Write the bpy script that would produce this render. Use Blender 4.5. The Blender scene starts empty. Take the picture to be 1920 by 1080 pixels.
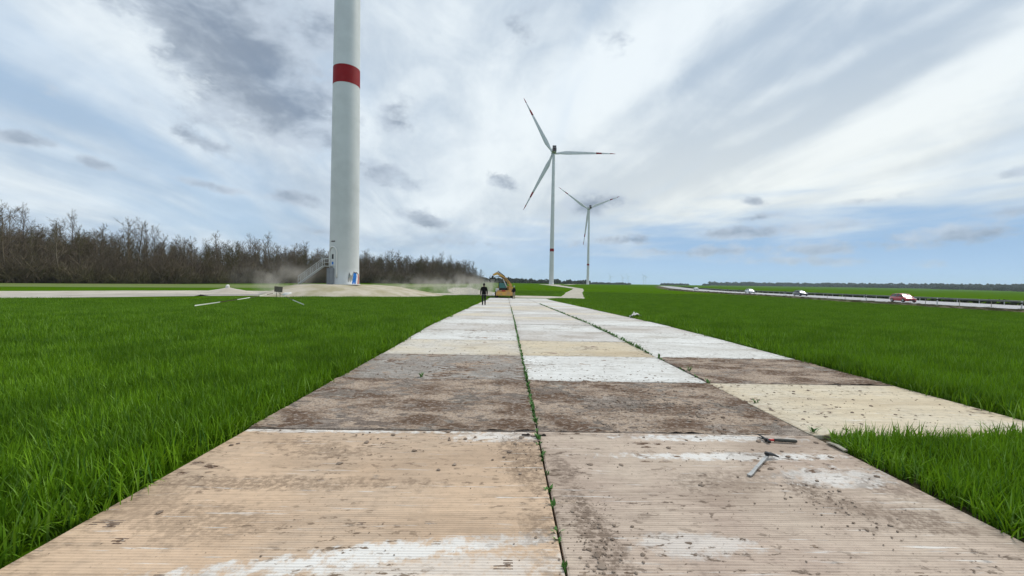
import bpy, bmesh, math, random
import numpy as np
from mathutils import Vector, Matrix
from mathutils import noise as mnoise

sc = bpy.context.scene
PI = math.pi
R = math.radians

# ------------------------------------------------------------------ camera
F_PX, PITCH, ROLL, YAW, CAM_Z = 780.0, math.atan(10 / 780), R(1.0), -math.atan(10 / 780), 1.54
cam_d = bpy.data.cameras.new('camera')
cam_d.sensor_width = 36.0
cam_d.lens = F_PX / 1920 * 36.0
cam_d.clip_start = 0.05
cam_d.clip_end = 30000
cam = bpy.data.objects.new('camera', cam_d)
sc.collection.objects.link(cam)
CAM_R = Matrix.Rotation(YAW, 3, 'Z') @ Matrix.Rotation(PI / 2 - PITCH, 3, 'X') @ Matrix.Rotation(ROLL, 3, 'Z')
cam.matrix_world = Matrix.Translation((0, 0, CAM_Z)) @ CAM_R.to_4x4()
sc.camera = cam

SUN_EL, SUN_AZ = 50.0, 55.0      # azimuth clockwise from +Y (view direction) towards +X
EXPOSURE = 0.32


def ray(x, y):
    return CAM_R @ Vector(((x - 960) / F_PX, -(y - 540) / F_PX, -1.0))


def at_y(x, y, Y):
    d = ray(x, y)
    return d * (Y / d.y) + Vector((0, 0, CAM_Z))


# ------------------------------------------------------------------ node helper
class NT:
    def __init__(self, tree):
        self.t = tree
        self.n = tree.nodes
        self.l = tree.links

    def put(self, sock, v):
        if isinstance(v, bpy.types.NodeSocket):
            self.l.new(v, sock)
        elif v is not None:
            if sock.type == 'RGBA' and len(v) == 3:
                v = (*v, 1)
            sock.default_value = v

    def node(self, typ, **kw):
        n = self.n.new(typ)
        for k, v in kw.items():
            setattr(n, k, v)
        return n

    def m(self, op, a, b=None, c=None, clamp=False):
        n = self.node('ShaderNodeMath', operation=op, use_clamp=clamp)
        for i, v in enumerate((a, b, c)):
            if v is not None:
                self.put(n.inputs[i], v)
        return n.outputs[0]

    def vm(self, op, a, b=None, out=0):
        n = self.node('ShaderNodeVectorMath', operation=op)
        self.put(n.inputs[0], a)
        if b is not None:
            self.put(n.inputs[1], b)
        return n.outputs[out]

    def sep(self, v):
        n = self.node('ShaderNodeSeparateXYZ')
        self.put(n.inputs[0], v)
        return n.outputs

    def comb(self, x, y, z):
        n = self.node('ShaderNodeCombineXYZ')
        for i, v in enumerate((x, y, z)):
            self.put(n.inputs[i], v)
        return n.outputs[0]

    def noise(self, vec, scale=1.0, detail=4.0, rough=0.5, dist=0.0, col=False):
        n = self.node('ShaderNodeTexNoise')
        self.put(n.inputs['Vector'], vec)
        n.inputs['Scale'].default_value = scale
        n.inputs['Detail'].default_value = detail
        n.inputs['Roughness'].default_value = rough
        n.inputs['Distortion'].default_value = dist
        return n.outputs[1 if col else 0]

    def ss(self, v, lo, hi, a=0.0, b=1.0, smooth=True):
        n = self.node('ShaderNodeMapRange')
        n.interpolation_type = 'SMOOTHSTEP' if smooth else 'LINEAR'
        self.put(n.inputs[0], v)
        for i, q in enumerate((lo, hi, a, b)):
            self.put(n.inputs[i + 1], q)
        return n.outputs[0]

    def mix(self, f, a, b, blend='MIX'):
        n = self.node('ShaderNodeMix', data_type='RGBA', blend_type=blend)
        self.put(n.inputs[0], f)
        self.put(n.inputs[6], a)
        self.put(n.inputs[7], b)
        return n.outputs[2]


def srgb(r, g, b):
    return tuple(((c / 255) / 12.92 if c <= 10 else ((c / 255 + .055) / 1.055) ** 2.4) for c in (r, g, b))


# ------------------------------------------------------------------ world
world = bpy.data.worlds.new('World')
sc.world = world
world.use_nodes = True
wt = NT(world.node_tree)
for n in list(wt.n):
    wt.n.remove(n)
wout = wt.node('ShaderNodeOutputWorld')
wbg = wt.node('ShaderNodeBackground')
wbg.inputs['Strength'].default_value = 0.1
sky = wt.node('ShaderNodeTexSky', sky_type='NISHITA')
sky.sun_disc = False
sky.sun_elevation = R(SUN_EL)
sky.sun_rotation = R(SUN_AZ)
sky.air_density = 1.0
sky.dust_density = 1.0
wd = wt.node('ShaderNodeTexCoord').outputs['Generated']
wx, wy, wz = wt.sep(wd)
el = wt.m('MAXIMUM', wz, 0.0)
den = wt.m('ADD', el, 0.26)
plx = wt.m('DIVIDE', wx, den)
ply = wt.m('DIVIDE', wy, den)
# high veil: long soft streaks running away from the viewer
ang = R(7)
sx = wt.m('ADD', wt.m('MULTIPLY', plx, math.cos(ang)), wt.m('MULTIPLY', ply, math.sin(ang)))
sy = wt.m('ADD', wt.m('MULTIPLY', plx, -math.sin(ang)), wt.m('MULTIPLY', ply, math.cos(ang)))
warp = wt.noise(wt.comb(plx, ply, 3.1), 0.35, 2, 0.5)
sxw = wt.m('ADD', sx, wt.m('MULTIPLY', warp, 0.9))
veil1 = wt.noise(wt.comb(sxw, wt.m('MULTIPLY', sy, 0.22), 0.0), 1.5, 4, 0.52, 0.3)
den2 = wt.m('ADD', el, 0.13)
px2 = wt.m('DIVIDE', wx, den2)
py2 = wt.m('DIVIDE', wy, den2)
px2 = wt.m('ADD', wt.m('ADD', px2, wt.m('MULTIPLY', py2, 0.11)), wt.m('MULTIPLY', warp, 1.3))
veil2 = wt.noise(wt.comb(px2, wt.m('MULTIPLY', py2, 0.30), 7.7), 2.7, 6, 0.62, 0.5)
veil3 = wt.noise(wt.comb(plx, ply, 5.0), 1.0, 4, 0.55, 0.2)
vv = wt.m('ADD', wt.m('MULTIPLY', veil1, 0.30), wt.m('ADD', wt.m('MULTIPLY', veil2, 0.52), wt.m('MULTIPLY', veil3, 0.24)))
S10 = 10.0
safe_y = wt.m('MAXIMUM', wy, 0.02)
bu = wt.m('DIVIDE', wx, safe_y)
bv = wt.m('DIVIDE', wz, safe_y)
ahead = wt.m('GREATER_THAN', wy, 0.05)
buv = wt.comb(bu, bv, 0.0)


def sky_spot(bx_, by_, rx_, ry_, an, stg):
    """soft elongated spot of sky at a fixed direction"""
    d0 = ray(bx_, by_)
    mp_ = wt.node('ShaderNodeMapping', vector_type='TEXTURE')
    wt.l.new(buv, mp_.inputs['Vector'])
    mp_.inputs['Location'].default_value = (d0.x / d0.y, d0.z / d0.y, 0)
    mp_.inputs['Rotation'].default_value = (0, 0, R(-an))
    mp_.inputs['Scale'].default_value = (rx_ * 1.9 / F_PX, ry_ * 1.9 / F_PX, 1)
    gr_ = wt.node('ShaderNodeTexGradient', gradient_type='SPHERICAL')
    wt.l.new(mp_.outputs[0], gr_.inputs[0])
    return wt.ss(gr_.outputs['Fac'], 0.0, 1.0, 0.0, stg)


# broad lighter and greyer reaches of the veil
for args in [(1240, 60, 330, 60, -38, .30), (1480, 170, 420, 55, -27, -.15), (1650, 80, 320, 15, -27, .17), (1560, 205, 350, 17, -26, -.17), (1750, 190, 300, 18, -24, .15), (1400, 262, 300, 14, -26, .13), (1290, 150, 260, 18, -33, -.13), (1750, 300, 260, 13, -18, -.15), (1250, 330, 260, 14, -18, -.10), (300, 330, 300, 12, 13, .12), (120, 300, 260, 14, 13, -.10), (1560, 330, 420, 60, -20, .16), (1850, 110, 260, 50, -26, .22), (1330, 300, 300, 40, -25, -.12),
             (820, 250, 160, 220, 0, .16), (150, 60, 260, 130, 15, .10), (250, 400, 420, 40, 12, .10), (60, 200, 240, 50, 14, -.12)]:
    vv = wt.m('ADD', vv, wt.m('MULTIPLY', sky_spot(*args), ahead))
mott = wt.noise(wt.comb(wx, wy, wt.m('MULTIPLY', wz, 1.5)), 5.0, 6, 0.6, 0.4)
vv = wt.m('ADD', vv, wt.m('MULTIPLY', wt.m('SUBTRACT', mott, 0.5), 0.65))
lit = wt.ss(vv, 0.33, 0.84)


def sk(r, g, b):
    return tuple(c * S10 for c in srgb(r, g, b))


veil_col = wt.mix(lit, sk(166, 181, 197), sk(217, 225, 230))
# the thin warm light low in the sky, all round the horizon side of the veil
lowband = wt.m('MULTIPLY', wt.ss(el, 0.03, 0.14), wt.ss(el, 0.46, 0.16))
east = wt.ss(wx, -0.30, 0.45)
veil_col = wt.mix(wt.m('MULTIPLY', wt.m('MULTIPLY', lowband, east), 0.42), veil_col, sk(232, 232, 222))
# blue gaps
gapn = wt.noise(wt.comb(wt.m('MULTIPLY', sxw, 0.9), wt.m('MULTIPLY', sy, 0.28), 11.0), 2.0, 4, 0.55, 0.3)
west = wt.ss(wx, 0.05, -0.55)
gaplow = wt.m('MULTIPLY', wt.ss(el, 0.02, 0.12), wt.ss(el, 0.55, 0.15))
gap = wt.ss(wt.m('ADD', gapn, wt.m('MULTIPLY', wt.m('MULTIPLY', west, gaplow), 0.17)), 0.52, 0.80)
gap = wt.m('MULTIPLY', gap, 0.55)
blue = wt.mix(0.70, sky.outputs[0], sk(146, 180, 214))
base = wt.mix(gap, veil_col, blue)
# blue-grey bank close to the horizon
bankn = wt.noise(wt.comb(wt.m('MULTIPLY', wx, 3.0), wt.m('MULTIPLY', wz, 16.0), wy), 1.6, 4, 0.55, 0.2)
bank_lvl = wt.m('ADD', 0.105, wt.m('MULTIPLY', east, 0.045))
bank = wt.ss(wt.m('ADD', wt.m('SUBTRACT', bank_lvl, el), wt.m('MULTIPLY', wt.m('SUBTRACT', bankn, 0.5), 0.24)), -0.045, 0.085)
bank = wt.m('MULTIPLY', bank, wt.m('ADD', 0.40, wt.m('MULTIPLY', east, 0.58)))
bank_col = wt.mix(wt.ss(el, 0.0, 0.1), sk(160, 191, 222), sk(140, 172, 206))
base = wt.mix(bank, base, bank_col)
# low grey cumulus at their places in the sky
BLOBS = [(350, 0, 170, 95, 20, .95), (440, 95, 190, 110, 38, 1.1), (520, 190, 130, 62, 28, 1.05), (600, 170, 90, 60, 10, .7), (560, 60, 110, 90, 20, .6),
         (395, 275, 75, 22, 22, .75), (560, 372, 65, 18, 14, .7), (745, 225, 45, 40, 40, .62), (730, 335, 85, 24, 14, .72),
         (800, 412, 70, 17, 18, .75), (985, 50, 45, 50, 30, .6), (1150, 75, 35, 32, 0, .5), (940, 340, 36, 22, 25, .75),
         (1120, 380, 85, 24, -4, .8), (45, 262, 75, 16, 12, .8), (175, 306, 48, 12, 14, .8), (870, 455, 110, 12, 6, .5),
         (1440, 432, 180, 14, -5, .72), (1415, 376, 26, 11, 0, .8), (1420, 408, 60, 9, -8, .66), (1600, 378, 110, 9, -8, .6), (1780, 440, 150, 26, -6, .72),
         (1900, 325, 60, 14, -12, .6), (620, 300, 40, 16, 10, .5), (1180, 450, 140, 12, -4, .66), (1330, 470, 170, 13, -3, .66), (1620, 462, 200, 14, -4, .66), (1880, 400, 110, 12, -8, .6), (1520, 490, 260, 10, 0, .55), (640, 440, 90, 9, 8, .55), (380, 345, 120, 9, 12, .5), (1250, 440, 60, 8, -4, .6), (150, 180, 200, 40, 14, .30)]
cum = None
for args in BLOBS:
    e = sky_spot(*args[:5], args[5] * (1.0 if args[5] > .84 else .92))
    cum = e if cum is None else wt.m('MAXIMUM', cum, e)
cum = wt.m('MULTIPLY', cum, ahead)
cn = wt.noise(wt.comb(wx, wy, wt.m('MULTIPLY', wz, 1.7)), 9.5, 6, 0.62, 0.25)
cn2 = wt.noise(wt.comb(wx, wy, wt.m('MULTIPLY', wz, 1.6)), 24.0, 5, 0.64, 0.2)
scud = wt.noise(wt.comb(plx, ply, 21.0), 1.8, 4, 0.55, 0.0)
cum = wt.m('MAXIMUM', cum, wt.m('MULTIPLY', wt.m('MULTIPLY', wt.ss(scud, 0.58, 0.74), wt.ss(wy, 0.35, -0.1)), 0.8))
cfield = wt.m('ADD', cum, wt.m('ADD', wt.m('MULTIPLY', wt.m('SUBTRACT', cn, 0.5), 1.5), wt.m('MULTIPLY', wt.m('SUBTRACT', cn2, 0.5), 1.0)))
cden = wt.m('MULTIPLY', wt.ss(cfield, 0.24, 0.72), wt.ss(cum, 0.03, 0.20))
cn3 = wt.noise(wt.comb(wx, wy, wt.m('MULTIPLY', wz, 1.8)), 11.0, 4, 0.58, 0.2)
core = wt.ss(wt.m('ADD', cum, wt.m('MULTIPLY', wt.m('SUBTRACT', cn3, 0.5), 2.2)), 0.15, 1.25)
ccol = wt.mix(core, sk(180, 191, 204), sk(106, 120, 140))
final = wt.mix(wt.m('MULTIPLY', cden, 0.80), base, ccol)
wt.l.new(final, wbg.inputs['Color'])
wt.l.new(wbg.outputs[0], wout.inputs[0])
world.cycles.sampling_method = 'MANUAL'
world.cycles.sample_map_resolution = 512

# ------------------------------------------------------------------ sun, view
sun_d = bpy.data.lights.new('sun', 'SUN')
sun_d.energy = 2.2
sun_d.angle = R(18)
sun_d.color = (1.0, 0.955, 0.88)
sun = bpy.data.objects.new('sun', sun_d)
sc.collection.objects.link(sun)
sdir = Vector((math.sin(R(SUN_AZ)) * math.cos(R(SUN_EL)), math.cos(R(SUN_AZ)) * math.cos(R(SUN_EL)), math.sin(R(SUN_EL))))
sun.rotation_euler = sdir.to_track_quat('Z', 'Y').to_euler()
sun.location = sdir * 200
vs = sc.view_settings
vs.view_transform = 'Standard'
vs.look = 'None'
vs.gamma = 1
vs.exposure = EXPOSURE
vs.use_curve_mapping = False
sc.cycles.use_denoising = True
sc.cycles.max_bounces = 4
sc.cycles.transparent_max_bounces = 6
sc.cycles.volume_bounces = 1
sc.cycles.volume_step_rate = 2.0

COL = sc.collection


# ------------------------------------------------------------------ scene helpers
def tag(o, label=None, cat=None, group=None, kind=None):
    if label:
        o['label'] = label
    if cat:
        o['category'] = cat
    if group:
        o['group'] = group
    if kind:
        o['kind'] = kind
    return o


def empty(name, loc=(0, 0, 0), rz=0.0, label=None, cat=None, group=None):
    o = bpy.data.objects.new(name, None)
    COL.objects.link(o)
    o.location = loc
    o.rotation_euler = (0, 0, rz)
    o.empty_display_size = 0.2
    return tag(o, label, cat, group)


def copy_tree(o, parent=None):
    c = o.copy()
    COL.objects.link(c)
    if parent is not None:
        c.parent = parent
    for ch in o.children:
        copy_tree(ch, c)
    return c


class MB:
    """collects shapes and links them as one mesh object"""

    def __init__(self):
        self.v, self.f, self.mi, self.sm = [], [], [], []
        self.cur = 0
        self.smooth = False

    def add(self, vs, fs):
        b = len(self.v)
        self.v += [tuple(p) for p in vs]
        for f in fs:
            self.f.append(tuple(b + i for i in f))
            self.mi.append(self.cur)
            self.sm.append(self.smooth)

    def box(self, c, s, rot=None, bev=0.0):
        c = Vector(c)
        hx, hy, hz = s[0] / 2, s[1] / 2, s[2] / 2
        rot = rot or Matrix.Identity(3)
        if bev <= 0:
            vs = [Vector((x, y, z)) for z in (-hz, hz) for y in (-hy, hy) for x in (-hx, hx)]
            fs = [(0, 2, 3, 1), (4, 5, 7, 6), (0, 1, 5, 4), (2, 6, 7, 3), (0, 4, 6, 2), (1, 3, 7, 5)]
            self.add([rot @ v + c for v in vs], fs)
            return
        bm = bmesh.new()
        bmesh.ops.create_cube(bm, size=1.0)
        for v in bm.verts:
            v.co = Vector((v.co.x * s[0], v.co.y * s[1], v.co.z * s[2]))
        bmesh.ops.bevel(bm, geom=bm.edges[:], offset=bev, segments=2, affect='EDGES')
        bm.verts.index_update()
        self.add([rot @ v.co + c for v in bm.verts], [[v.index for v in f.verts] for f in bm.faces])
        bm.free()

    def tube(self, pts, rad, n=8, cap=True):
        pts = [Vector(p) for p in pts]
        if not isinstance(rad, (list, tuple)):
            rad = [rad] * len(pts)
        vs, fs = [], []
        prev = None
        for i, p in enumerate(pts):
            a = pts[max(i - 1, 0)]
            b = pts[min(i + 1, len(pts) - 1)]
            t = (b - a)
            t = t.normalized() if t.length > 1e-9 else Vector((0, 0, 1))
            if prev is None:
                s = t.cross(Vector((0, 0, 1)))
                if s.length < 1e-3:
                    s = t.cross(Vector((1, 0, 0)))
                s.normalize()
            else:
                s = prev - t * prev.dot(t)
                s.normalize()
            prev = s
            u = t.cross(s)
            for k in range(n):
                an = 2 * PI * k / n
                vs.append(p + (s * math.cos(an) + u * math.sin(an)) * rad[i])
        for i in range(len(pts) - 1):
            for k in range(n):
                k2 = (k + 1) % n
                fs.append((i * n + k, i * n + k2, (i + 1) * n + k2, (i + 1) * n + k))
        if cap:
            fs.append(tuple(reversed(range(n))))
            fs.append(tuple((len(pts) - 1) * n + k for k in range(n)))
        self.add(vs, fs)

    def lathe(self, prof, n=24, mat=None, cap=True):
        mat = mat or Matrix.Identity(4)
        vs, fs = [], []
        for (r, z) in prof:
            for k in range(n):
                a = 2 * PI * k / n
                vs.append(mat @ Vector((r * math.cos(a), r * math.sin(a), z)))
        for i in range(len(prof) - 1):
            for k in range(n):
                k2 = (k + 1) % n
                fs.append((i * n + k, i * n + k2, (i + 1) * n + k2, (i + 1) * n + k))
        if cap and prof[0][0] > 1e-6:
            fs.append(tuple(reversed(range(n))))
        if cap and prof[-1][0] > 1e-6:
            fs.append(tuple((len(prof) - 1) * n + k for k in range(n)))
        self.add(vs, fs)

    def prism(self, poly, d0, d1, fn):
        """poly 2D, fn(x, y, d) -> 3D"""
        n = len(poly)
        vs = [fn(x, y, d0) for x, y in poly] + [fn(x, y, d1) for x, y in poly]
        fs = [tuple(reversed(range(n))), tuple(range(n, 2 * n))]
        for i in range(n):
            j = (i + 1) % n
            fs.append((i, j, n + j, n + i))
        self.add(vs, fs)

    def mesh(self, name, mats):
        me = bpy.data.meshes.new(name)
        me.from_pydata([tuple(v) for v in self.v], [], self.f)
        mats = mats if isinstance(mats, (list, tuple)) else [mats]
        for m in mats:
            me.materials.append(m)
        me.polygons.foreach_set('material_index', self.mi)
        me.polygons.foreach_set('use_smooth', self.sm)
        me.update()
        return me

    def build(self, name, mats, parent=None, loc=(0, 0, 0), fix=False):
        me = self.mesh(name, mats)
        if fix:
            bm = bmesh.new()
            bm.from_mesh(me)
            bmesh.ops.recalc_face_normals(bm, faces=bm.faces[:])
            bm.to_mesh(me)
            bm.free()
        return link(name, me, parent, loc)


def link(name, me, parent=None, loc=(0, 0, 0)):
    o = bpy.data.objects.new(name, me)
    COL.objects.link(o)
    o.location = loc
    if parent is not None:
        o.parent = parent
    return o


# ------------------------------------------------------------------ materials
def mat(name, col, rough=0.7, spec=0.3, metal=0.0, var=0.0, vscale=3.0, bump=0.0, bscale=30.0, col2=None, coat=0.0):
    m = bpy.data.materials.new(name)
    m.use_nodes = True
    t = NT(m.node_tree)
    b = t.n['Principled BSDF']
    b.inputs['Roughness'].default_value = rough
    b.inputs['Specular IOR Level'].default_value = spec
    b.inputs['Metallic'].default_value = metal
    b.inputs['Coat Weight'].default_value = coat
    tc = t.node('ShaderNodeTexCoord').outputs['Object']
    if var > 0 or col2 is not None:
        n = t.noise(tc, vscale, 6, 0.6)
        c2 = col2 if col2 is not None else tuple(c * (1 - var) for c in col)
        t.l.new(t.mix(t.ss(n, 0.35, 0.68), col, c2), b.inputs['Base Color'])
    else:
        b.inputs['Base Color'].default_value = (*col, 1)
    if bump > 0:
        bn = t.node('ShaderNodeBump')
        bn.inputs['Strength'].default_value = bump
        bn.inputs['Distance'].default_value = 0.02
        t.l.new(t.noise(tc, bscale, 6, 0.65), bn.inputs['Height'])
        t.l.new(bn.outputs[0], b.inputs['Normal'])
    return m


M = {}
M['tower'] = mat('tower_paint', (0.60, 0.62, 0.615), 0.5, 0.3, var=0.10, vscale=0.4)
M['red'] = mat('red_band_paint', (0.26, 0.006, 0.009), 0.6, 0.2, var=0.12, vscale=1.0)
M['nacelle_dark'] = mat('nacelle_rear', (0.05, 0.03, 0.035), 0.6, 0.3, var=0.2)
M['steel'] = mat('galvanised_steel', (0.58, 0.59, 0.58), 0.5, 0.4, metal=0.15, var=0.2, vscale=8)
M['dark'] = mat('dark_opening', (0.02, 0.02, 0.022), 0.6)
M['grey'] = mat('grey_cabinet', (0.22, 0.24, 0.27), 0.5, var=0.1)
M['plate'] = mat('white_rim', (0.72, 0.72, 0.70), 0.45)
M['glass_dark'] = mat('car_glass', (0.02, 0.03, 0.035), 0.08, 0.6)
M['teal_glass'] = mat('cab_glass', (0.05, 0.19, 0.17), 0.1, 0.6, var=0.3)
M['rubber'] = mat('rubber', (0.022, 0.022, 0.022), 0.8)
M['rim'] = mat('wheel_rim', (0.4, 0.4, 0.41), 0.35, metal=0.6)
M['yellow'] = mat('machine_yellow', (0.62, 0.36, 0.08), 0.6, col2=(0.42, 0.27, 0.14), vscale=2.5)
M['machine_dark'] = mat('machine_dark', (0.035, 0.033, 0.03), 0.65, var=0.3)
M['lamp_white'] = mat('lamp_lens', (0.85, 0.85, 0.82), 0.2, 0.6)
M['lamp_red'] = mat('tail_lens', (0.35, 0.01, 0.01), 0.2, 0.6)
M['car_red'] = mat('red_car_paint', (0.42, 0.012, 0.022), 0.22, 0.5, coat=0.8)
M['car_white'] = mat('white_car_paint', (0.75, 0.77, 0.78), 0.25, 0.5, coat=0.6)
M['car_dark'] = mat('dark_car_paint', (0.03, 0.035, 0.042), 0.22, 0.5, coat=0.8)
M['bark'] = mat('bark', (0.10, 0.078, 0.055), 0.9, 0.1, col2=(0.18, 0.145, 0.105), vscale=0.9)
M['bark_pale'] = mat('pale_bark', (0.19, 0.16, 0.12), 0.9, 0.1, col2=(0.13, 0.105, 0.075), vscale=0.8)
M['twig'] = mat('twigs', (0.125, 0.097, 0.070), 0.9, 0.1, col2=(0.19, 0.152, 0.11), vscale=0.6)
M['twig_olive'] = mat('olive_twigs', (0.09, 0.075, 0.036), 0.9, 0.1, col2=(0.12, 0.105, 0.05), vscale=0.6)
M['brush'] = mat('brush_twigs', (0.14, 0.112, 0.078), 0.9, 0.1, col2=(0.18, 0.155, 0.09), vscale=0.4)
M['far_wood'] = mat('far_wood', (0.040, 0.048, 0.036), 0.95, 0.05, col2=(0.066, 0.062, 0.046), vscale=0.02)
M['hedge'] = mat('hedge_leaf', (0.030, 0.040, 0.022), 0.9, 0.1, col2=(0.045, 0.052, 0.028), vscale=0.6)
M['asphalt'] = mat('motorway_asphalt', (0.36, 0.36, 0.37), 0.8, 0.3, var=0.12, vscale=0.4)
M['line'] = mat('road_paint', (0.78, 0.78, 0.76), 0.7)
M['skin'] = mat('skin', (0.42, 0.26, 0.19), 0.55)
M['hair'] = mat('dark_hair', (0.012, 0.010, 0.009), 0.6)
M['black_cloth'] = mat('black_cloth', (0.011, 0.010, 0.012), 0.9, 0.1, var=0.3, vscale=8)
M['dark_trousers'] = mat('dark_trousers', (0.022, 0.021, 0.025), 0.9, 0.1, var=0.3, vscale=8)
M['hem'] = mat('grey_hem', (0.20, 0.20, 0.20), 0.9, 0.1)
M['khaki'] = mat('khaki_cloth', (0.30, 0.25, 0.18), 0.9, 0.1, var=0.3, vscale=8)
M['cap'] = mat('pale_green_cap', (0.38, 0.44, 0.38), 0.7)
M['boots'] = mat('boots', (0.03, 0.025, 0.02), 0.7)
M['board'] = mat('weathered_board', (0.17, 0.145, 0.115), 0.9, var=0.3, vscale=4)
M['drum'] = mat('drum', (0.055, 0.042, 0.035), 0.7, var=0.3)
M['white_bag'] = mat('white_sack', (0.66, 0.65, 0.62), 0.8, var=0.15, vscale=4)
M['tape_red'] = mat('tape_dark_red', (0.07, 0.045, 0.02), 0.6)
M['tape_white'] = mat('tape_white', (0.72, 0.74, 0.66), 0.6)
M['bar_steel'] = mat('bar_steel', (0.36, 0.37, 0.37), 0.42, 0.5, metal=0.55, var=0.25, vscale=20)
M['black_steel'] = mat('black_steel', (0.018, 0.018, 0.020), 0.4, 0.5)
M['handle_red'] = mat('handle_red', (0.52, 0.05, 0.05), 0.5)
M['handle_grip'] = mat('handle_grip', (0.060, 0.062, 0.055), 0.75)
M['clod'] = mat('soil_clods', (0.17, 0.128, 0.098), 0.95, 0.05, col2=(0.28, 0.225, 0.18), vscale=2.0)
M['mural_blue'] = mat('mural_blue', (0.02, 0.19, 0.62), 0.5, var=0.25, vscale=1.5)
M['mural_grey'] = mat('mural_grey', (0.27, 0.33, 0.32), 0.5, col2=(0.40, 0.36, 0.33), vscale=2)
M['mural_white'] = mat('mural_white', (0.74, 0.74, 0.74), 0.5)
M['mural_red'] = mat('mural_red', (0.45, 0.16, 0.12), 0.5)
M['mural_line'] = mat('mural_outline', (0.08, 0.07, 0.08), 0.5)
M['weed'] = mat('weed_leaf', (0.055, 0.155, 0.022), 0.6, 0.3, col2=(0.10, 0.21, 0.05), vscale=6)
M['batten'] = mat('pale_batten', (0.40, 0.37, 0.30), 0.85, var=0.3, vscale=9)


# ------------------------------------------------------------------ ground shape
def sstep(a, b, x):
    t = min(max((x - a) / (b - a), 0.0), 1.0)
    return t * t * (3 - 2 * t)


PROF = [(-100, 0), (13, 0), (16, -0.02), (33, -0.35), (58, -0.82), (80, -0.95), (120, -0.80), (200, -0.25), (374, 0.55), (650, 0.9), (1500, 1.1), (12000, 1.1)]


def base_z(y):
    for (a, za), (b, zb) in zip(PROF, PROF[1:]):
        if y <= b:
            return za + (zb - za) * (y - a) / (b - a)
    return PROF[-1][1]


ROAD = [(56, -20), (59.5, 15), (63.9, 50.5), (65.5, 67), (72.7, 102), (84.5, 187), (117, 295), (180, 480), (320, 880)]


def road_x(y):
    for (xa, a), (xb, b) in zip(ROAD, ROAD[1:]):
        if y <= b:
            return xa + (xb - xa) * (y - a) / (b - a)
    return ROAD[-1][0] + (y - ROAD[-1][1]) * 0.34


def gz(x, y):
    z = base_z(y)
    if x > 20 and y < 900:
        rx = road_x(y)
        w = sstep(rx - 38, rx - 8, x)
        zr = -0.75 + 0.9 * sstep(150, 600, y)
        z = z * (1 - w) + zr * w
    if x < -8:
        w = sstep(8, 30, -x) * sstep(5, 40, y) * (1 - sstep(90, 200, y))
        z = z * (1 - w) + (-0.72) * w
    if y > 700 and x > 400:
        z += 5 * sstep(700, 1500, y) * sstep(400, 1300, x)
    return z


X_L, X_S1, X_S2, X_R = -2.56, 0.335, 3.145, 6.06
ROW0, ROWD, NROWS = 1.98, 2.2, 28


def field_material():
    m = bpy.data.materials.new('crop_field')
    m.use_nodes = True
    t = NT(m.node_tree)
    b = t.n['Principled BSDF']
    tc = t.node('ShaderNodeTexCoord').outputs['Object']
    x, y, z = t.sep(tc)
    n1 = t.noise(tc, 0.035, 5, 0.55)
    n2 = t.noise(t.comb(t.m('MULTIPLY', x, 1.0), t.m('MULTIPLY', y, 0.25), 0), 1.2, 6, 0.7)
    c = t.mix(t.ss(n1, 0.35, 0.65), (0.054, 0.122, 0.003), (0.068, 0.142, 0.004))
    c = t.mix(t.m('MULTIPLY', t.ss(n2, 0.35, 0.75), 0.5), c, (0.034, 0.072, 0.004))
    t.l.new(c, b.inputs['Base Color'])
    b.inputs['Roughness'].default_value = 1.0
    b.inputs['Specular IOR Level'].default_value = 0.0
    bn = t.node('ShaderNodeBump')
    bn.inputs['Strength'].default_value = 0.7
    bn.inputs['Distance'].default_value = 0.15
    t.l.new(n2, bn.inputs['Height'])
    t.l.new(bn.outputs[0], b.inputs['Normal'])
    return m


def soil_material():
    return mat('damp_soil', (0.045, 0.040, 0.022), 0.95, 0.05, col2=(0.075, 0.060, 0.038), vscale=3.0, bump=0.8, bscale=9)


M['field'] = field_material()
M['soil'] = soil_material()
M['gravel'] = mat('crushed_limestone', (0.52, 0.475, 0.41), 0.95, 0.1, col2=(0.40, 0.355, 0.295), vscale=0.35, bump=0.8, bscale=7)
M['gravel_dark'] = mat('gravel_track', (0.46, 0.43, 0.36), 0.95, 0.1, col2=(0.34, 0.31, 0.25), vscale=0.5, bump=0.6, bscale=6)
M['meadow'] = mat('meadow', (0.115, 0.165, 0.035), 0.9, 0.1, col2=(0.15, 0.17, 0.06), vscale=0.12, bump=0.8, bscale=3)
M['verge'] = mat('verge', (0.055, 0.068, 0.024), 0.95, 0.05, col2=(0.115, 0.085, 0.055), vscale=0.16, bump=0.9, bscale=2)
M['mound'] = mat('mound_soil', (0.48, 0.43, 0.35), 0.95, 0.05, col2=(0.33, 0.295, 0.19), vscale=0.35, bump=0.9, bscale=3)
M['litter'] = mat('wood_floor', (0.075, 0.062, 0.035), 0.95, 0.05, col2=(0.085, 0.095, 0.040), vscale=0.15)


def axis(vals):
    out = [vals[0][0]]
    for a, b, s in vals:
        n = max(1, round((b - a) / s))
        out += [a + (b - a) * (i + 1) / n for i in range(n)]
    return out


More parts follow.
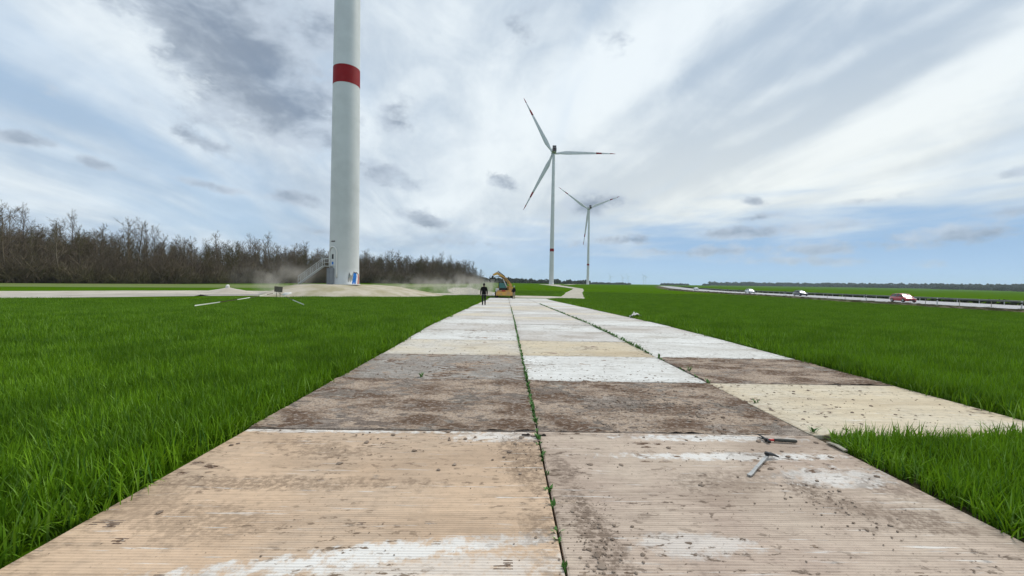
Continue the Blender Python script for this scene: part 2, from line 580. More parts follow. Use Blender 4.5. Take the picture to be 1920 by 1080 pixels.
xs = axis([(-9000, -2000, 700), (-2000, -400, 160), (-400, -80, 16), (-80, 120, 3.0), (120, 400, 14), (400, 2000, 100), (2000, 9000, 700)])
ys = axis([(-60, 0, 10), (0, 130, 2.2), (130, 420, 12), (420, 1600, 60), (1600, 12000, 800)])
mb = MB()
mb.smooth = True
nx = len(xs)
vv_ = []
for y in ys:
    for x in xs:
        z = gz(x, y)
        if -2.7 < x < 6.2 and y < 65:
            z -= 0.02
        vv_.append((x, y, z))
ff_ = [(j * nx + i, j * nx + i + 1, (j + 1) * nx + i + 1, (j + 1) * nx + i) for j in range(len(ys) - 1) for i in range(nx - 1)]
mb.add(vv_, ff_)
tag(mb.build('field_ground', M['field']), kind='structure')


def ribbon(name, pts, halfw, dz, m, across=4, step=3.0, wob=0.0, seed=0, crown=0.0):
    """a strip draped on the ground along a centre line; halfw number or (left, right) per point"""
    P = []
    for i in range(len(pts) - 1):
        a, b = Vector(pts[i][:2]), Vector(pts[i + 1][:2])
        n = max(1, int((b - a).length / step))
        wa = halfw[i] if isinstance(halfw, list) else (halfw, halfw)
        wb = halfw[i + 1] if isinstance(halfw, list) else (halfw, halfw)
        for k in range(n + (i == len(pts) - 2)):
            f = k / n
            P.append((a.lerp(b, f), wa[0] + (wb[0] - wa[0]) * f, wa[1] + (wb[1] - wa[1]) * f))
    mb = MB()
    mb.smooth = True
    vs, fs = [], []
    for i, (p, wl, wr) in enumerate(P):
        t = (P[min(i + 1, len(P) - 1)][0] - P[max(i - 1, 0)][0]).normalized()
        nrm = Vector((t.y, -t.x))
        wl += wob * (mnoise.noise(Vector((i * 0.37, seed, 0))) * 1.5)
        wr += wob * (mnoise.noise(Vector((i * 0.37, seed, 9))) * 1.5)
        for k in range(across + 1):
            f = k / across
            q = p + nrm * (-wl + (wl + wr) * f)
            vs.append((q.x, q.y, gz(q.x, q.y) + dz + crown * (1 - (2 * f - 1) ** 2)))
    n1 = across + 1
    for i in range(len(P) - 1):
        for k in range(across):
            fs.append((i * n1 + k, i * n1 + k + 1, (i + 1) * n1 + k + 1, (i + 1) * n1 + k))
    mb.add(vs, fs)
    return tag(mb.build(name, m), kind='structure')


# soil strip under the slab track (shows in the joints)
ribbon('joint_soil', [(1.75, -3), (1.75, 64)], 4.25, -0.004, M['soil'], across=8, step=1.1)
# pale crane pad and haul road on the left
ribbon('gravel_yard', [(-95, 2), (-58, 44), (-44, 60), (-28, 68), (-12, 77), (-2, 78), (10, 74)],
       [(14, 15), (12, 13), (13, 12), (13, 11), (9, 5), (7, 10), (3, 9)], 0.03, M['gravel'], across=10, step=1.5, wob=0.5, seed=2)
ribbon('haul_road', [(-2, 76), (-7, 95), (-12, 120), (-16, 150)], [(6, 5), (6, 5), (5, 4), (3, 3)], 0.045, M['gravel_dark'], across=6, step=2, wob=0.6, seed=21)
ribbon('meadow', [(-210, 60), (-120, 80), (-80, 108), (-58, 140), (-40, 180), (-22, 240)], [(26, 30), (30, 24), (32, 22), (24, 22), (18, 16), (8, 8)], 0.02, M['meadow'], across=10, step=5)
ribbon('gravel_track', [(10, 67), (13.5, 85), (18, 110), (24, 140), (29, 168)], [(1.9, 2.6), (1.9, 2.2), (2.2, 2.0), (2.2, 2.0), (2.0, 1.8)], 0.035, M['gravel_dark'], across=6, step=1.5, wob=0.18, seed=5)
ribbon('turbine_access', [(29, 168), (31, 230), (35, 320), (40, 372)], [(2, 2), (3, 3), (6, 5), (12, 10)], 0.05, M['gravel_dark'], across=4, step=6, wob=0.5, seed=6)
ribbon('turbine_access', [(36, 350), (52, 362), (90, 560), (126, 648), (150, 655)], [(3, 3), (3, 3), (4, 4), (12, 10), (8, 8)], 0.10, M['gravel_dark'], across=4, step=8, wob=0.5, seed=8)
ROADC = [(x + 7.5, y) for x, y in ROAD]
ribbon('verge', [(x - 5.0, y) for x, y in ROAD], 5.2, 0.03, M['verge'], across=4, step=4, wob=1.0, seed=4)
ribbon('motorway', ROADC, 7.6, 0.10, M['asphalt'], across=6, step=4)
for off in (-6.9, -3.2, 0.6, 4.4):
    ribbon('edge_line', [(x + off, y) for x, y in ROADC], 0.09, 0.112, M['line'], across=1, step=4)
ribbon('verge', [(x + 18.5, y) for x, y in ROAD], 3.2, 0.04, M['verge'], across=3, step=4, wob=0.3, seed=14)

# ------------------------------------------------------------------ slab track
RIB = 0.0225


def slab_mesh(w, d, th=0.055):
    """ribbed panel: top surface made of fine ridges running across, bevelled rim and sides; origin at the top centre"""
    mb = MB()
    n = int((d - 0.06) / RIB)
    y0 = -n * RIB / 2
    hw, hd = w / 2, d / 2
    prof = [(-hd, -th), (-hd, -0.006), (-hd + 0.006, 0.0), (y0, 0.0)]
    for i in range(n):
        a = y0 + i * RIB
        prof += [(a + RIB * 0.14, -0.0021), (a + RIB * 0.40, -0.0021), (a + RIB * 0.58, 0.0), (a + RIB, 0.0)]
    prof += [(hd - 0.006, 0.0), (hd, -0.006), (hd, -th)]
    vs = []
    for x in (-hw, -hw + 0.012, hw - 0.012, hw):
        for (y, z) in prof:
            zz = z
            if abs(x) > hw - 0.006:
                zz = min(z, -0.006)
            vs.append((x, y, zz))
    N = len(prof)
    fs = []
    for k in range(3):
        for i in range(N - 1):
            fs.append((k * N + i, (k + 1) * N + i, (k + 1) * N + i + 1, k * N + i + 1))
    b = len(vs)
    for x in (-hw, hw):
        vs += [(x, -hd, -th), (x, hd, -th), (x, hd, -0.006), (x, -hd, -0.006)]
    fs += [(b, b + 3, b + 2, b + 1), (b + 4, b + 5, b + 6, b + 7)]
    mb.add(vs, fs)
    return mb.mesh('slab', [])


def slab_material(name, c1, c2, dirt=0.5, white=0.3, groove=0.55, dirt_col=(0.12, 0.09, 0.065), white_col=(0.72, 0.71, 0.68),
                  mud=0.0, mud_col=(0.15, 0.105, 0.08), mud_col2=(0.44, 0.375, 0.32), stains=(), bump=0.35, seed=None):
    m = bpy.data.materials.new(name)
    m.use_nodes = True
    t = NT(m.node_tree)
    b = t.n['Principled BSDF']
    obj = t.node('ShaderNodeTexCoord').outputs['Object']
    ox, oy, oz = t.sep(obj)
    rnd = t.node('ShaderNodeObjectInfo').outputs['Random']
    off = seed if seed is not None else t.m('MULTIPLY', rnd, 57.0)
    P = t.comb(t.m('ADD', ox, off), t.m('ADD', oy, t.m('MULTIPLY', off, 1.7)), off)
    px, py, pz = t.sep(P)
    ST = t.comb(t.m('MULTIPLY', px, 0.55), t.m('MULTIPLY', py, 2.0), pz)       # wiped along the ribs
    ST2 = t.comb(t.m('MULTIPLY', px, 1.2), t.m('MULTIPLY', py, 9.0), pz)
    nA = t.noise(P, 0.9, 5, 0.55, 0.3)
    nB = t.noise(ST, 1.6, 8, 0.62, 0.4)
    nC = t.noise(ST2, 3.0, 6, 0.65, 0.2)
    nD = t.noise(P, 14.0, 6, 0.68)
    nE = t.noise(P, 55.0, 4, 0.7)
    nS = t.noise(t.comb(t.m('MULTIPLY', px, 0.5), t.m('MULTIPLY', py, 26.0), pz), 1.0, 5, 0.6, 0.1)
    col = t.mix(t.ss(nA, 0.36, 0.66), c1, c2)
    col = t.mix(t.m('MULTIPLY', t.ss(nS, 0.34, 0.62, 1.0, 0.0), 0.20), col, dirt_col)
    col = t.mix(t.m('MULTIPLY', t.ss(nD, 0.42, 0.70), 0.30), col, tuple(c * 0.55 for c in c2))
    col = t.mix(t.m('MULTIPLY', t.ss(nC, 0.38, 0.66), 0.35), col, tuple(min(1, c * 1.22) for c in c1))
    # white scuffed film on the ribs
    wf = t.m('ADD', t.m('MULTIPLY', nB, 0.7), t.m('MULTIPLY', nC, 0.3))
    wmask = t.ss(wf, 0.74 - 0.42 * white, 0.88 - 0.42 * white)
    for (kind, cx, cy, rx, ry, an, st) in stains:
        if kind != 'w':
            continue
        wmask = t.m('MAXIMUM', wmask, stain(t, ox, oy, nB, nD, cx, cy, rx, ry, an, st))
    col = t.mix(t.m('MULTIPLY', wmask, 0.9), col, white_col)
    # dirt in the grooves
    gro = t.ss(oz, -0.0020, -0.0003, 1.0, 0.0, smooth=False)
    top = t.ss(oz, -0.02, -0.008)
    gn = t.m('MULTIPLY', t.ss(nA, 0.30, 0.60, 0.55, 1.0), t.ss(nS, 0.36, 0.60, 1.0, 0.12))
    col = t.mix(t.m('MULTIPLY', t.m('MULTIPLY', gro, groove), gn), col, dirt_col)
    # loose dirt
    df = t.m('ADD', t.m('MULTIPLY', nB, 0.62), t.m('MULTIPLY', nD, 0.38))
    dmask = t.ss(df, 0.72 - 0.20 * dirt, 0.86 - 0.20 * dirt)
    nK = t.ss(t.noise(P, 26.0, 5, 0.7), 0.36, 0.56)
    for (kind, cx, cy, rx, ry, an, st) in stains:
        if kind == 'd':
            dmask = t.m('MAXIMUM', dmask, t.m('MULTIPLY', nK, stain(t, ox, oy, nB, nD, cx, cy, rx, ry, an, st)))
    col = t.mix(t.m('MULTIPLY', dmask, 0.88), col, t.mix(nE, tuple(c * 0.55 for c in dirt_col), tuple(min(1, c * 1.5) for c in dirt_col)))
    nF = t.noise(t.comb(t.m('MULTIPLY', px, 1.0), t.m('MULTIPLY', py, 2.1), pz), 11.0, 4, 0.62, 0.3)
    clus = t.ss(t.m('ADD', t.m('MULTIPLY', nB, 0.6), t.m('MULTIPLY', nA, 0.4)), 0.42, 0.60)
    fl = t.m('MULTIPLY', t.m('MULTIPLY', t.ss(nF, 0.565, 0.64), clus), min(1.0, 0.45 + dirt))
    col = t.mix(fl, col, tuple(c * 0.85 for c in dirt_col))
    nH = t.noise(t.comb(t.m('MULTIPLY', px, 2.0), t.m('MULTIPLY', py, 34.0), pz), 1.0, 4, 0.65, 0.2)
    col = t.mix(t.m('MULTIPLY', t.ss(nH, 0.61, 0.70), 0.6), col, white_col)
    nG = t.noise(t.comb(t.m('MULTIPLY', px, 0.5), py, pz), 1.1, 3, 0.55, 0.5)
    col = t.mix(t.m('MULTIPLY', t.ss(nG, 0.50, 0.70), 0.42), col, tuple(c * 1.5 for c in dirt_col))
    edg = t.m('MULTIPLY', t.ss(t.m('ABSOLUTE', oy), 0.90, 1.10), t.ss(nF, 0.42, 0.60))
    edg = t.m('MAXIMUM', edg, t.m('MULTIPLY', t.ss(t.m('ABSOLUTE', ox), 1.15, 1.42), t.ss(nF, 0.46, 0.62)))
    col = t.mix(t.m('MULTIPLY', edg, 0.55 * min(1, dirt + .35)), col, dirt_col)
    # specks
    spk = t.ss(nE, 0.60, 0.68)
    col = t.mix(t.m('MULTIPLY', spk, 0.45 * min(1, dirt + 0.3)), col, dirt_col)
    h = t.m('ADD', t.m('MULTIPLY', nD, 0.5), t.m('MULTIPLY', nE, 0.3))
    if mud > 0:
        nM = t.noise(P, 2.2, 9, 0.66, 0.5)
        nM2 = t.noise(t.comb(t.m('MULTIPLY', px, 1.0), t.m('MULTIPLY', py, 2.6), pz), 5.0, 8, 0.7, 0.6)
        mm = t.ss(t.m('ADD', t.m('MULTIPLY', nM, 0.6), t.m('MULTIPLY', nM2, 0.4)), 0.62 - 0.34 * mud, 0.78 - 0.34 * mud)
        mc = t.mix(t.ss(t.m('ADD', t.m('MULTIPLY', nM2, 0.5), t.m('MULTIPLY', nM, 0.5)), 0.38, 0.62), mud_col, mud_col2)
        mc = t.mix(t.m('MULTIPLY', t.ss(nA, 0.42, 0.62), 0.6), mc, mud_col)
        mc = t.mix(t.m('MULTIPLY', t.ss(nE, 0.42, 0.72), 0.55), mc, tuple(c * 0.55 for c in mud_col))
        mc = t.mix(t.m('MULTIPLY', t.ss(nD, 0.56, 0.70), 0.40), mc, (0.40, 0.36, 0.32))
        col = t.mix(mm, col, mc)
        h = t.m('ADD', h, t.m('MULTIPLY', t.m('MULTIPLY', mm, t.m('ADD', nM2, t.m('MULTIPLY', nD, 0.8))), 2.6))
    t.l.new(col, b.inputs['Base Color'])
    b.inputs['Roughness'].default_value = 0.88
    b.inputs['Specular IOR Level'].default_value = 0.18
    bn = t.node('ShaderNodeBump')
    bn.inputs['Strength'].default_value = min(1.0, bump + mud * 0.5)
    bn.inputs['Distance'].default_value = 0.008 + 0.02 * mud
    t.l.new(h, bn.inputs['Height'])
    t.l.new(bn.outputs[0], b.inputs['Normal'])
    return m


def stain(t, ox, oy, nB, nD, cx, cy, rx, ry, an, st):
    a = R(an)
    du = t.m('SUBTRACT', ox, cx)
    dv = t.m('SUBTRACT', oy, cy)
    p = t.m('MULTIPLY_ADD', du, math.cos(a) / rx, t.m('MULTIPLY', dv, math.sin(a) / rx))
    q = t.m('MULTIPLY_ADD', du, -math.sin(a) / ry, t.m('MULTIPLY', dv, math.cos(a) / ry))
    r2 = t.m('MULTIPLY_ADD', p, p, t.m('MULTIPLY', q, q))
    e = t.m('SUBTRACT', 1.0, r2)
    e = t.m('ADD', e, t.m('ADD', t.m('MULTIPLY', t.m('SUBTRACT', nB, 0.5), 4.0), t.m('MULTIPLY', t.m('SUBTRACT', nD, 0.5), 6.0)))
    return t.m('MULTIPLY', t.ss(e, -0.7, 0.8), st)


peach, peach2 = (0.58, 0.425, 0.295), (0.50, 0.385, 0.285)
buff, buff2 = (0.52, 0.43, 0.345), (0.44, 0.345, 0.28)
SL = {
    'fl': slab_material('slab_peach_front', peach, peach2, dirt=0.62, white=0.05, seed=3.7, groove=0.26, dirt_col=(0.20, 0.142, 0.098), stains=[
        ('w', 0.5, -0.80, 1.15, 0.085, 11, 1.0), ('w', 0.95, -0.93, .75, 0.16, 4, 0.55), ('w', -0.3, 1.06, 1.5, 0.05, 0, 0.9), ('w', 1.1, 0.98, .5, 0.13, 0, 0.8),
        ('d', -0.55, -0.02, 1.0, 0.10, 0, 0.75), ('d', -0.75, -0.55, 0.35, 0.22, 0, 0.55), ('d', -0.55, 0.62, 0.42, 0.16, -12, 0.7),
        ('d', 1.28, 0.45, 0.17, 0.55, 8, 0.9), ('d', -1.25, -0.35, 0.25, 0.35, 20, 0.5), ('d', 1.32, -0.55, 0.16, 0.14, 0, 0.8)]),
    'fr': slab_material('slab_buff_front', buff, buff2, dirt=0.72, white=0.22, seed=11.3, groove=0.32, dirt_col=(0.165, 0.122, 0.092), stains=[
        ('w', 0.35, 0.98, 0.95, 0.09, 0, 1.0), ('w', 0.2, 0.55, 1.0, 0.07, 1, 0.9), ('w', 0.85, 0.18, 0.45, 0.16, 5, 0.75), ('w', -0.6, -0.7, 0.3, 0.10, 0, .5),
        ('d', 0.56, -0.10, 0.16, 0.34, 22, 1.0), ('d', 0.92, -0.38, 0.34, 0.18, -18, 0.9), ('d', -1.18, -0.55, 0.09, 0.60, 8, 1.0),
        ('d', -1.25, 0.25, 0.10, 0.25, 10, 0.8), ('d', 1.15, 0.02, 0.2, 0.18, 0, 0.6), ('d', 0.1, 0.12, 0.6, 0.14, 6, 0.5)]),
    'mud': slab_material('slab_mud', (0.42, 0.38, 0.33), (0.36, 0.32, 0.28), dirt=0.6, white=0.25, mud=0.70),
    'mud2': slab_material('slab_grey_mud', (0.44, 0.41, 0.37), (0.37, 0.34, 0.31), dirt=0.6, white=0.3, mud=0.56, mud_col=(0.28, 0.225, 0.185), mud_col2=(0.48, 0.43, 0.385)),
    'white': slab_material('slab_white', (0.70, 0.695, 0.665), (0.61, 0.595, 0.56), dirt=0.56, white=0.5, groove=0.22, white_col=(0.82, 0.815, 0.79), dirt_col=(0.22, 0.19, 0.15)),
    'cream': slab_material('slab_cream', (0.61, 0.52, 0.375), (0.60, 0.545, 0.44), dirt=0.66, white=0.26, groove=0.35, dirt_col=(0.26, 0.20, 0.13)),
    'grey': slab_material('slab_grey', (0.62, 0.60, 0.57), (0.54, 0.50, 0.45), dirt=0.56, white=0.32, groove=0.35, dirt_col=(0.20, 0.165, 0.13)),
    'tan': slab_material('slab_tan', (0.63, 0.56, 0.44), (0.62, 0.59, 0.54), dirt=0.56, white=0.34, groove=0.32, dirt_col=(0.22, 0.18, 0.13)),
}
LAY = [['fl', 'mud', 'mud2', 'tan', 'white', 'grey', 'white', 'grey', 'tan', 'grey', 'white'],
       ['fr', 'mud', 'white', 'cream', 'grey', 'white', 'grey', 'tan', 'grey', 'white', 'grey'],
       [None, 'cream', 'mud', 'white', 'white', 'grey', 'white', 'grey', 'grey', 'tan', 'grey']]
rs = random.Random(4)
track = empty('slab_track')
tag(track, kind='structure')
GAP = 0.016
cols = [(X_L, X_S1 - 0.008), (X_S1 + 0.008, X_S2 - 0.008), (X_S2 + 0.008, X_R)]
meshes, SLABS = {}, {}
for j, (xa, xb) in enumerate(cols):
    w = xb - xa
    for i in range(-1, NROWS):
        key = ('tan', 'grey', None)[j] if i < 0 else LAY[j][i] if i < len(LAY[j]) else rs.choice(['white', 'grey', 'grey', 'tan', 'white'])
        if key is None:
            continue
        if (j, key) not in meshes:
            me = slab_mesh(w, ROWD - GAP if i else ROWD - GAP)
            me.materials.append(SL[key])
            meshes[(j, key)] = me
        ya = ROW0 + i * ROWD
        yc = ya + ROWD / 2
        x = (xa + xb) / 2
        o = link('slab', meshes[(j, key)], track)
        SLABS[(j, i)] = o
        zc = base_z(yc) + 0.04 + rs.uniform(-0.004, 0.004)
        slope = math.atan2(base_z(ya + ROWD) - base_z(ya), ROWD)
        near = i < 2
        o.location = (x + (0 if near else rs.uniform(-0.03, 0.03) * (1 if j != 1 else .2)), yc, zc)
        o.rotation_euler = (slope + rs.uniform(-.0012, .0012), rs.uniform(-.0015, .0015), rs.uniform(-.003, .003) if not near else 0)


def mud_material():
    m = bpy.data.materials.new('mud_crust')
    m.use_nodes = True
    t = NT(m.node_tree)
    b = t.n['Principled BSDF']
    P = t.node('ShaderNodeTexCoord').outputs['Object']
    px, py, pz = t.sep(P)
    n1 = t.noise(t.comb(t.m('MULTIPLY', px, 0.7), t.m('MULTIPLY', py, 1.5), pz), 1.7, 6, 0.62, 0.5)
    n2 = t.noise(t.comb(px, t.m('MULTIPLY', py, 1.8), pz), 16.0, 6, 0.7, 0.3)
    n3 = t.noise(P, 40.0, 4, 0.7)
    c = t.mix(t.ss(n1, 0.40, 0.58), (0.39, 0.305, 0.235), (0.130, 0.084, 0.057))
    c = t.mix(t.m('MULTIPLY', t.ss(n2, 0.50, 0.64), 0.8), c, (0.40, 0.345, 0.30))
    c = t.mix(t.m('MULTIPLY', t.ss(n3, 0.46, 0.66), 0.6), c, (0.06, 0.042, 0.032))
    t.l.new(c, b.inputs['Base Color'])
    b.inputs['Roughness'].default_value = 0.95
    b.inputs['Specular IOR Level'].default_value = 0.08
    bn = t.node('ShaderNodeBump')
    bn.inputs['Strength'].default_value = 0.9
    bn.inputs['Distance'].default_value = 0.012
    t.l.new(t.m('ADD', n2, t.m('MULTIPLY', n3, 0.5)), bn.inputs['Height'])
    t.l.new(bn.outputs[0], b.inputs['Normal'])
    return m


M['mud'] = mud_material()


def mud_layer(slab, w, d, seed, cover, hmax):
    """dried mud lying on a slab: a thin uneven crust that dips under the slab top where it is worn off"""
    sx_, sy_ = 0.026, 0.020
    nx_, ny_ = int(w / sx_), int(d / sy_)
    vs, fs = [], []
    for k in range(ny_ + 1):
        y = -d / 2 + .01 + (d - .02) * k / ny_
        for i in range(nx_ + 1):
            x = -w / 2 + .01 + (w - .02) * i / nx_
            q = Vector((x + seed * 7.3, y + seed * 3.1, seed))
            lo = mnoise.fractal(Vector((q.x * 1.1, q.y * 1.5, q.z)), 0.9, 2.0, 4)
            md_ = mnoise.fractal(Vector((q.x * 6, q.y * 13, q.z)), 0.7, 2.0, 4)
            lug = max(0.0, math.sin((q.x * .35 + q.y) * 2 * PI / .17)) * max(0, mnoise.noise(Vector((q.x * .9, q.y * .9, 4.4)))) * 1.2
            h = cover + lo * 0.55 + md_ * 0.45 + lug * .5
            z = hmax * max(-0.35, min(1.0, h))
            vs.append((x, y, z))
    n1 = nx_ + 1
    for k in range(ny_):
        for i in range(nx_):
            q = (k * n1 + i, k * n1 + i + 1, (k + 1) * n1 + i + 1, (k + 1) * n1 + i)
            if max(vs[j][2] for j in q) > 0.0:
                fs.append(q)
    mb = MB()
    mb.add(vs, fs)
    me = mb.mesh('mud_crust', M['mud'])
    bm = bmesh.new()
    bm.from_mesh(me)
    bmesh.ops.delete(bm, geom=[v for v in bm.verts if not v.link_faces], context='VERTS')
    bm.to_mesh(me)
    bm.free()
    link('mud_crust', me, slab)


MUD = {(0, 1): (.10, .026), (1, 1): (.06, .028), (0, 2): (-.20, .018), (2, 2): (.12, .024), (1, 2): (-.62, .016), (0, 0): (-.62, .007), (1, 0): (-.50, .009), (2, 1): (-.60, .010), (1, 3): (-.48, .014), (0, 4): (-.42, .014), (0, 5): (-.45, .016), (0, 6): (-.5, .016), (1, 5): (-.5, .016), (2, 4): (-.55, .016), (0, 3): (-.55, .012)}
for (j, i), (cv, hm) in MUD.items():
    o = SLABS[(j, i)]
    mud_layer(o, cols[j][1] - cols[j][0], ROWD - GAP, j * 5 + i + 1, cv, hm)


def slab_z(y):
    return base_z(y) + 0.045


# ------------------------------------------------------------------ wheat
def leaf_material():
    m = bpy.data.materials.new('wheat_leaf')
    m.use_nodes = True
    t = NT(m.node_tree)
    b = t.n['Principled BSDF']
    at = t.node('ShaderNodeAttribute', attribute_name='tint')
    rnd = t.node('ShaderNodeObjectInfo').outputs['Random']
    c = at.outputs['Color']
    c = t.mix(t.m('MULTIPLY', rnd, 0.3), c, (0.075, 0.165, 0.008))
    gp = t.node('ShaderNodeNewGeometry').outputs['Position']
    pn = t.noise(gp, 0.9, 5, 0.68)
    c = t.mix(t.m('MULTIPLY', t.ss(pn, 0.42, 0.62), 0.62), c, (0.034, 0.092, 0.006))
    t.l.new(c, b.inputs['Base Color'])
    b.inputs['Roughness'].default_value = 0.5
    b.inputs['Specular IOR Level'].default_value = 0.07
    tr = t.node('ShaderNodeBsdfTranslucent')
    t.l.new(t.mix(0.5, c, (0.19, 0.36, 0.01)), tr.inputs['Color'])
    mx = t.node('ShaderNodeMixShader')
    mx.inputs[0].default_value = 0.25
    t.l.new(b.outputs[0], mx.inputs[1])
    t.l.new(tr.outputs[0], mx.inputs[2])
    t.l.new(mx.outputs[0], t.n['Material Output'].inputs['Surface'])
    return m


M['wheat'] = leaf_material()


def wheat_patch(name, seed, rad, nblade, hmin, hmax, wid, segs=3, flop=0.75):
    rg = np.random.default_rng(seed)
    vs, fs, cols_ = [], [], []
    for _ in range(nblade):
        r = rad * math.sqrt(rg.random())
        a = rg.random() * 2 * PI
        x, y = r * math.cos(a), r * math.sin(a)
        L = rg.uniform(hmin, hmax)
        az = rg.random() * 2 * PI
        dx, dy = math.cos(az), math.sin(az)
        bend = rg.uniform(0.05, flop) ** 1.3
        if rg.random() < 0.10:
            bend = rg.uniform(0.8, 1.5)
        w = wid * rg.uniform(0.7, 1.25)
        tw = az + PI / 2 + rg.uniform(-0.5, 0.5)
        wx_, wy_ = math.cos(tw), math.sin(tw)
        p = [x, y, 0.0]
        th = rg.uniform(0.0, 0.25)
        b0 = len(vs)
        c = rg.random()
        base = np.array((0.055, 0.142, 0.004)) * (1 - c) + np.array((0.205, 0.380, 0.018)) * c
        if rg.random() < 0.12:
            base = np.array((0.24, 0.40, 0.08))  # pale share of blades: highlights on the leaves painted into the tint
        if rg.random() < 0.05:
            base = np.array((0.045, 0.125, 0.030))
        for s in range(segs + 1):
            f = s / segs
            ww = w * (0.55 + 0.6 * f if f < 0.5 else 1.7 * (1 - f) + 0.02) * 0.5
            vs.append((p[0] - wx_ * ww, p[1] - wy_ * ww, p[2]))
            vs.append((p[0] + wx_ * ww, p[1] + wy_ * ww, p[2]))
            k = base
            cols_ += [(*k, 1), (*k, 1)]
            th += bend / segs * (1 + f)
            st = L / segs
            p = [p[0] + dx * math.sin(th) * st, p[1] + dy * math.sin(th) * st, p[2] + math.cos(th) * st]
        for s in range(segs):
            q = b0 + 2 * s
            fs.append((q, q + 1, q + 3, q + 2))
    me = bpy.data.meshes.new(name)
    me.from_pydata(vs, [], fs)
    ca = me.color_attributes.new('tint', 'FLOAT_COLOR', 'POINT')
    ca.data.foreach_set('color', np.array(cols_, dtype=np.float32).ravel())
    me.materials.append(M['wheat'])
    me.polygons.foreach_set('use_smooth', [True] * len(fs))
    return bpy.data.objects.new(name, me)


def scatter(name, pts, protos, kind='stuff', label=None, cat=None):
    """pts: list of (x, y, z, rot, scale, idx); one stuff object whose points carry the plants"""
    me = bpy.data.meshes.new(name)
    a = np.array(pts, dtype=np.float32)
    me.from_pydata([tuple(map(float, p[:3])) for p in a], [], [])
    for nm, typ, colm in (('rot', 'FLOAT', 3), ('scl', 'FLOAT', 4)):
        at = me.attributes.new(nm, typ, 'POINT')
        at.data.foreach_set('value', a[:, colm].copy())
    at = me.attributes.new('idx', 'INT', 'POINT')
    at.data.foreach_set('value', a[:, 5].astype(np.int32))
    o = link(name, me)
    g = bpy.data.node_groups.new(name + '_nodes', 'GeometryNodeTree')
    g.interface.new_socket('Geometry', in_out='INPUT', socket_type='NodeSocketGeometry')
    g.interface.new_socket('Geometry', in_out='OUTPUT', socket_type='NodeSocketGeometry')
    n = g.nodes
    gi, go = n.new('NodeGroupInput'), n.new('NodeGroupOutput')
    join = n.new('GeometryNodeGeometryToInstance')
    ip = n.new('GeometryNodeInstanceOnPoints')
    g.links.new(gi.outputs[0], ip.inputs['Points'])
    for p in protos:
        oi = n.new('GeometryNodeObjectInfo')
        oi.inputs['Object'].default_value = p
        oi.inputs['As Instance'].default_value = True
        g.links.new(oi.outputs['Geometry'], join.inputs[0])
    # several single objects picked by index
    ji = n.new('GeometryNodeJoinGeometry')
    for l in list(join.inputs[0].links):
        g.links.new(l.from_socket, ji.inputs[0])
    n.remove(join)
    g.links.new(ji.outputs[0], ip.inputs['Instance'])
    ip.inputs['Pick Instance'].default_value = True

    def attr(nm, dt):
        q = n.new('GeometryNodeInputNamedAttribute')
        q.data_type = dt
        q.inputs['Name'].default_value = nm
        return q.outputs[0]
    g.links.new(attr('idx', 'INT'), ip.inputs['Instance Index'])
    cx = n.new('ShaderNodeCombineXYZ')
    g.links.new(attr('rot', 'FLOAT'), cx.inputs[2])
    er = n.new('FunctionNodeEulerToRotation')
    g.links.new(cx.outputs[0], er.inputs[0])
    g.links.new(er.outputs[0], ip.inputs['Rotation'])
    sc3 = n.new('ShaderNodeCombineXYZ')
    sa = attr('scl', 'FLOAT')
    for i in range(3):
        g.links.new(sa, sc3.inputs[i])
    g.links.new(sc3.outputs[0], ip.inputs['Scale'])
    g.links.new(ip.outputs[0], go.inputs[0])
    md = o.modifiers.new('plants', 'NODES')
    md.node_group = g
    return tag(o, label, cat, kind=kind)


near_p = [wheat_patch('wheat_near', s, 0.30, 105, 0.13, 0.31, 0.0135, 4) for s in range(5)]
mid_p = [wheat_patch('wheat_mid', 20 + s, 0.55, 190, 0.14, 0.31, 0.018, 3) for s in range(4)]
far_p = [wheat_patch('wheat_far', 40 + s, 1.3, 420, 0.18, 0.32, 0.024, 2) for s in range(4)]

edge_p = [wheat_patch('wheat_edge', 60 + s_, 0.07, 26, 0.10, 0.24, 0.012, 4, 1.3) for s_ in range(4)]

GRAVEL_EDGE = [(-120, -22), (-95, 2), (-70, 18), (-43.5, 37.0), (-29.6, 44.5), (-20.1, 55), (-6.5, 74), (-3, 78)]


def gravel_edge_y(x):
    for (xa, a), (xb, b) in zip(GRAVEL_EDGE, GRAVEL_EDGE[1:]):
        if x <= xb:
            return a + (b - a) * (x - xa) / (xb - xa)
    return 78


def in_crop(x, y, mg):
    """inside the standing crop, mg metres from its edges"""
    if X_L - mg < x < X_R + mg and y < ROW0 + NROWS * ROWD + 1.0:
        if not (x > X_S2 + mg and y < ROW0 + ROWD - mg):
            return False
    if x <= 0 and (y > gravel_edge_y(x) - mg - 0.4 + 0.5 * mnoise.noise(Vector((x * .5, y * .5, 0)))):
        return False
    if x > 0 and y > 62:
        if y < 80 and x < 14 + mg:
            return False
        if y < 172:
            tx = 10 + (y - 67) * 0.187
            if abs(x - tx) < 2.6 + mg:
                return False
        if x < 1.5:
            return False
    if x > 20 and x > road_x(y) - 10.4 - mg:
        return False
    return True


def in_view(x, y, m=1.0):
    return y > 0.7 and -1.32 * y - 2.2 * m < x < 1.36 * y + 2.2 * m


def tram(x, y):
    """wheel ruts in the crop on the left"""
    if x < -11 and x > -60:
        for c in (31.0, 33.0):
            d = abs((y - (x + c) * 1.0 * 0.72 - 0.6 * mnoise.noise(Vector((x * .15, 3, 1)))))
            if d < 0.32 and x < -12.6:
                return True
    return False


rw = random.Random(77)
P1, P2, P3 = [], [], []
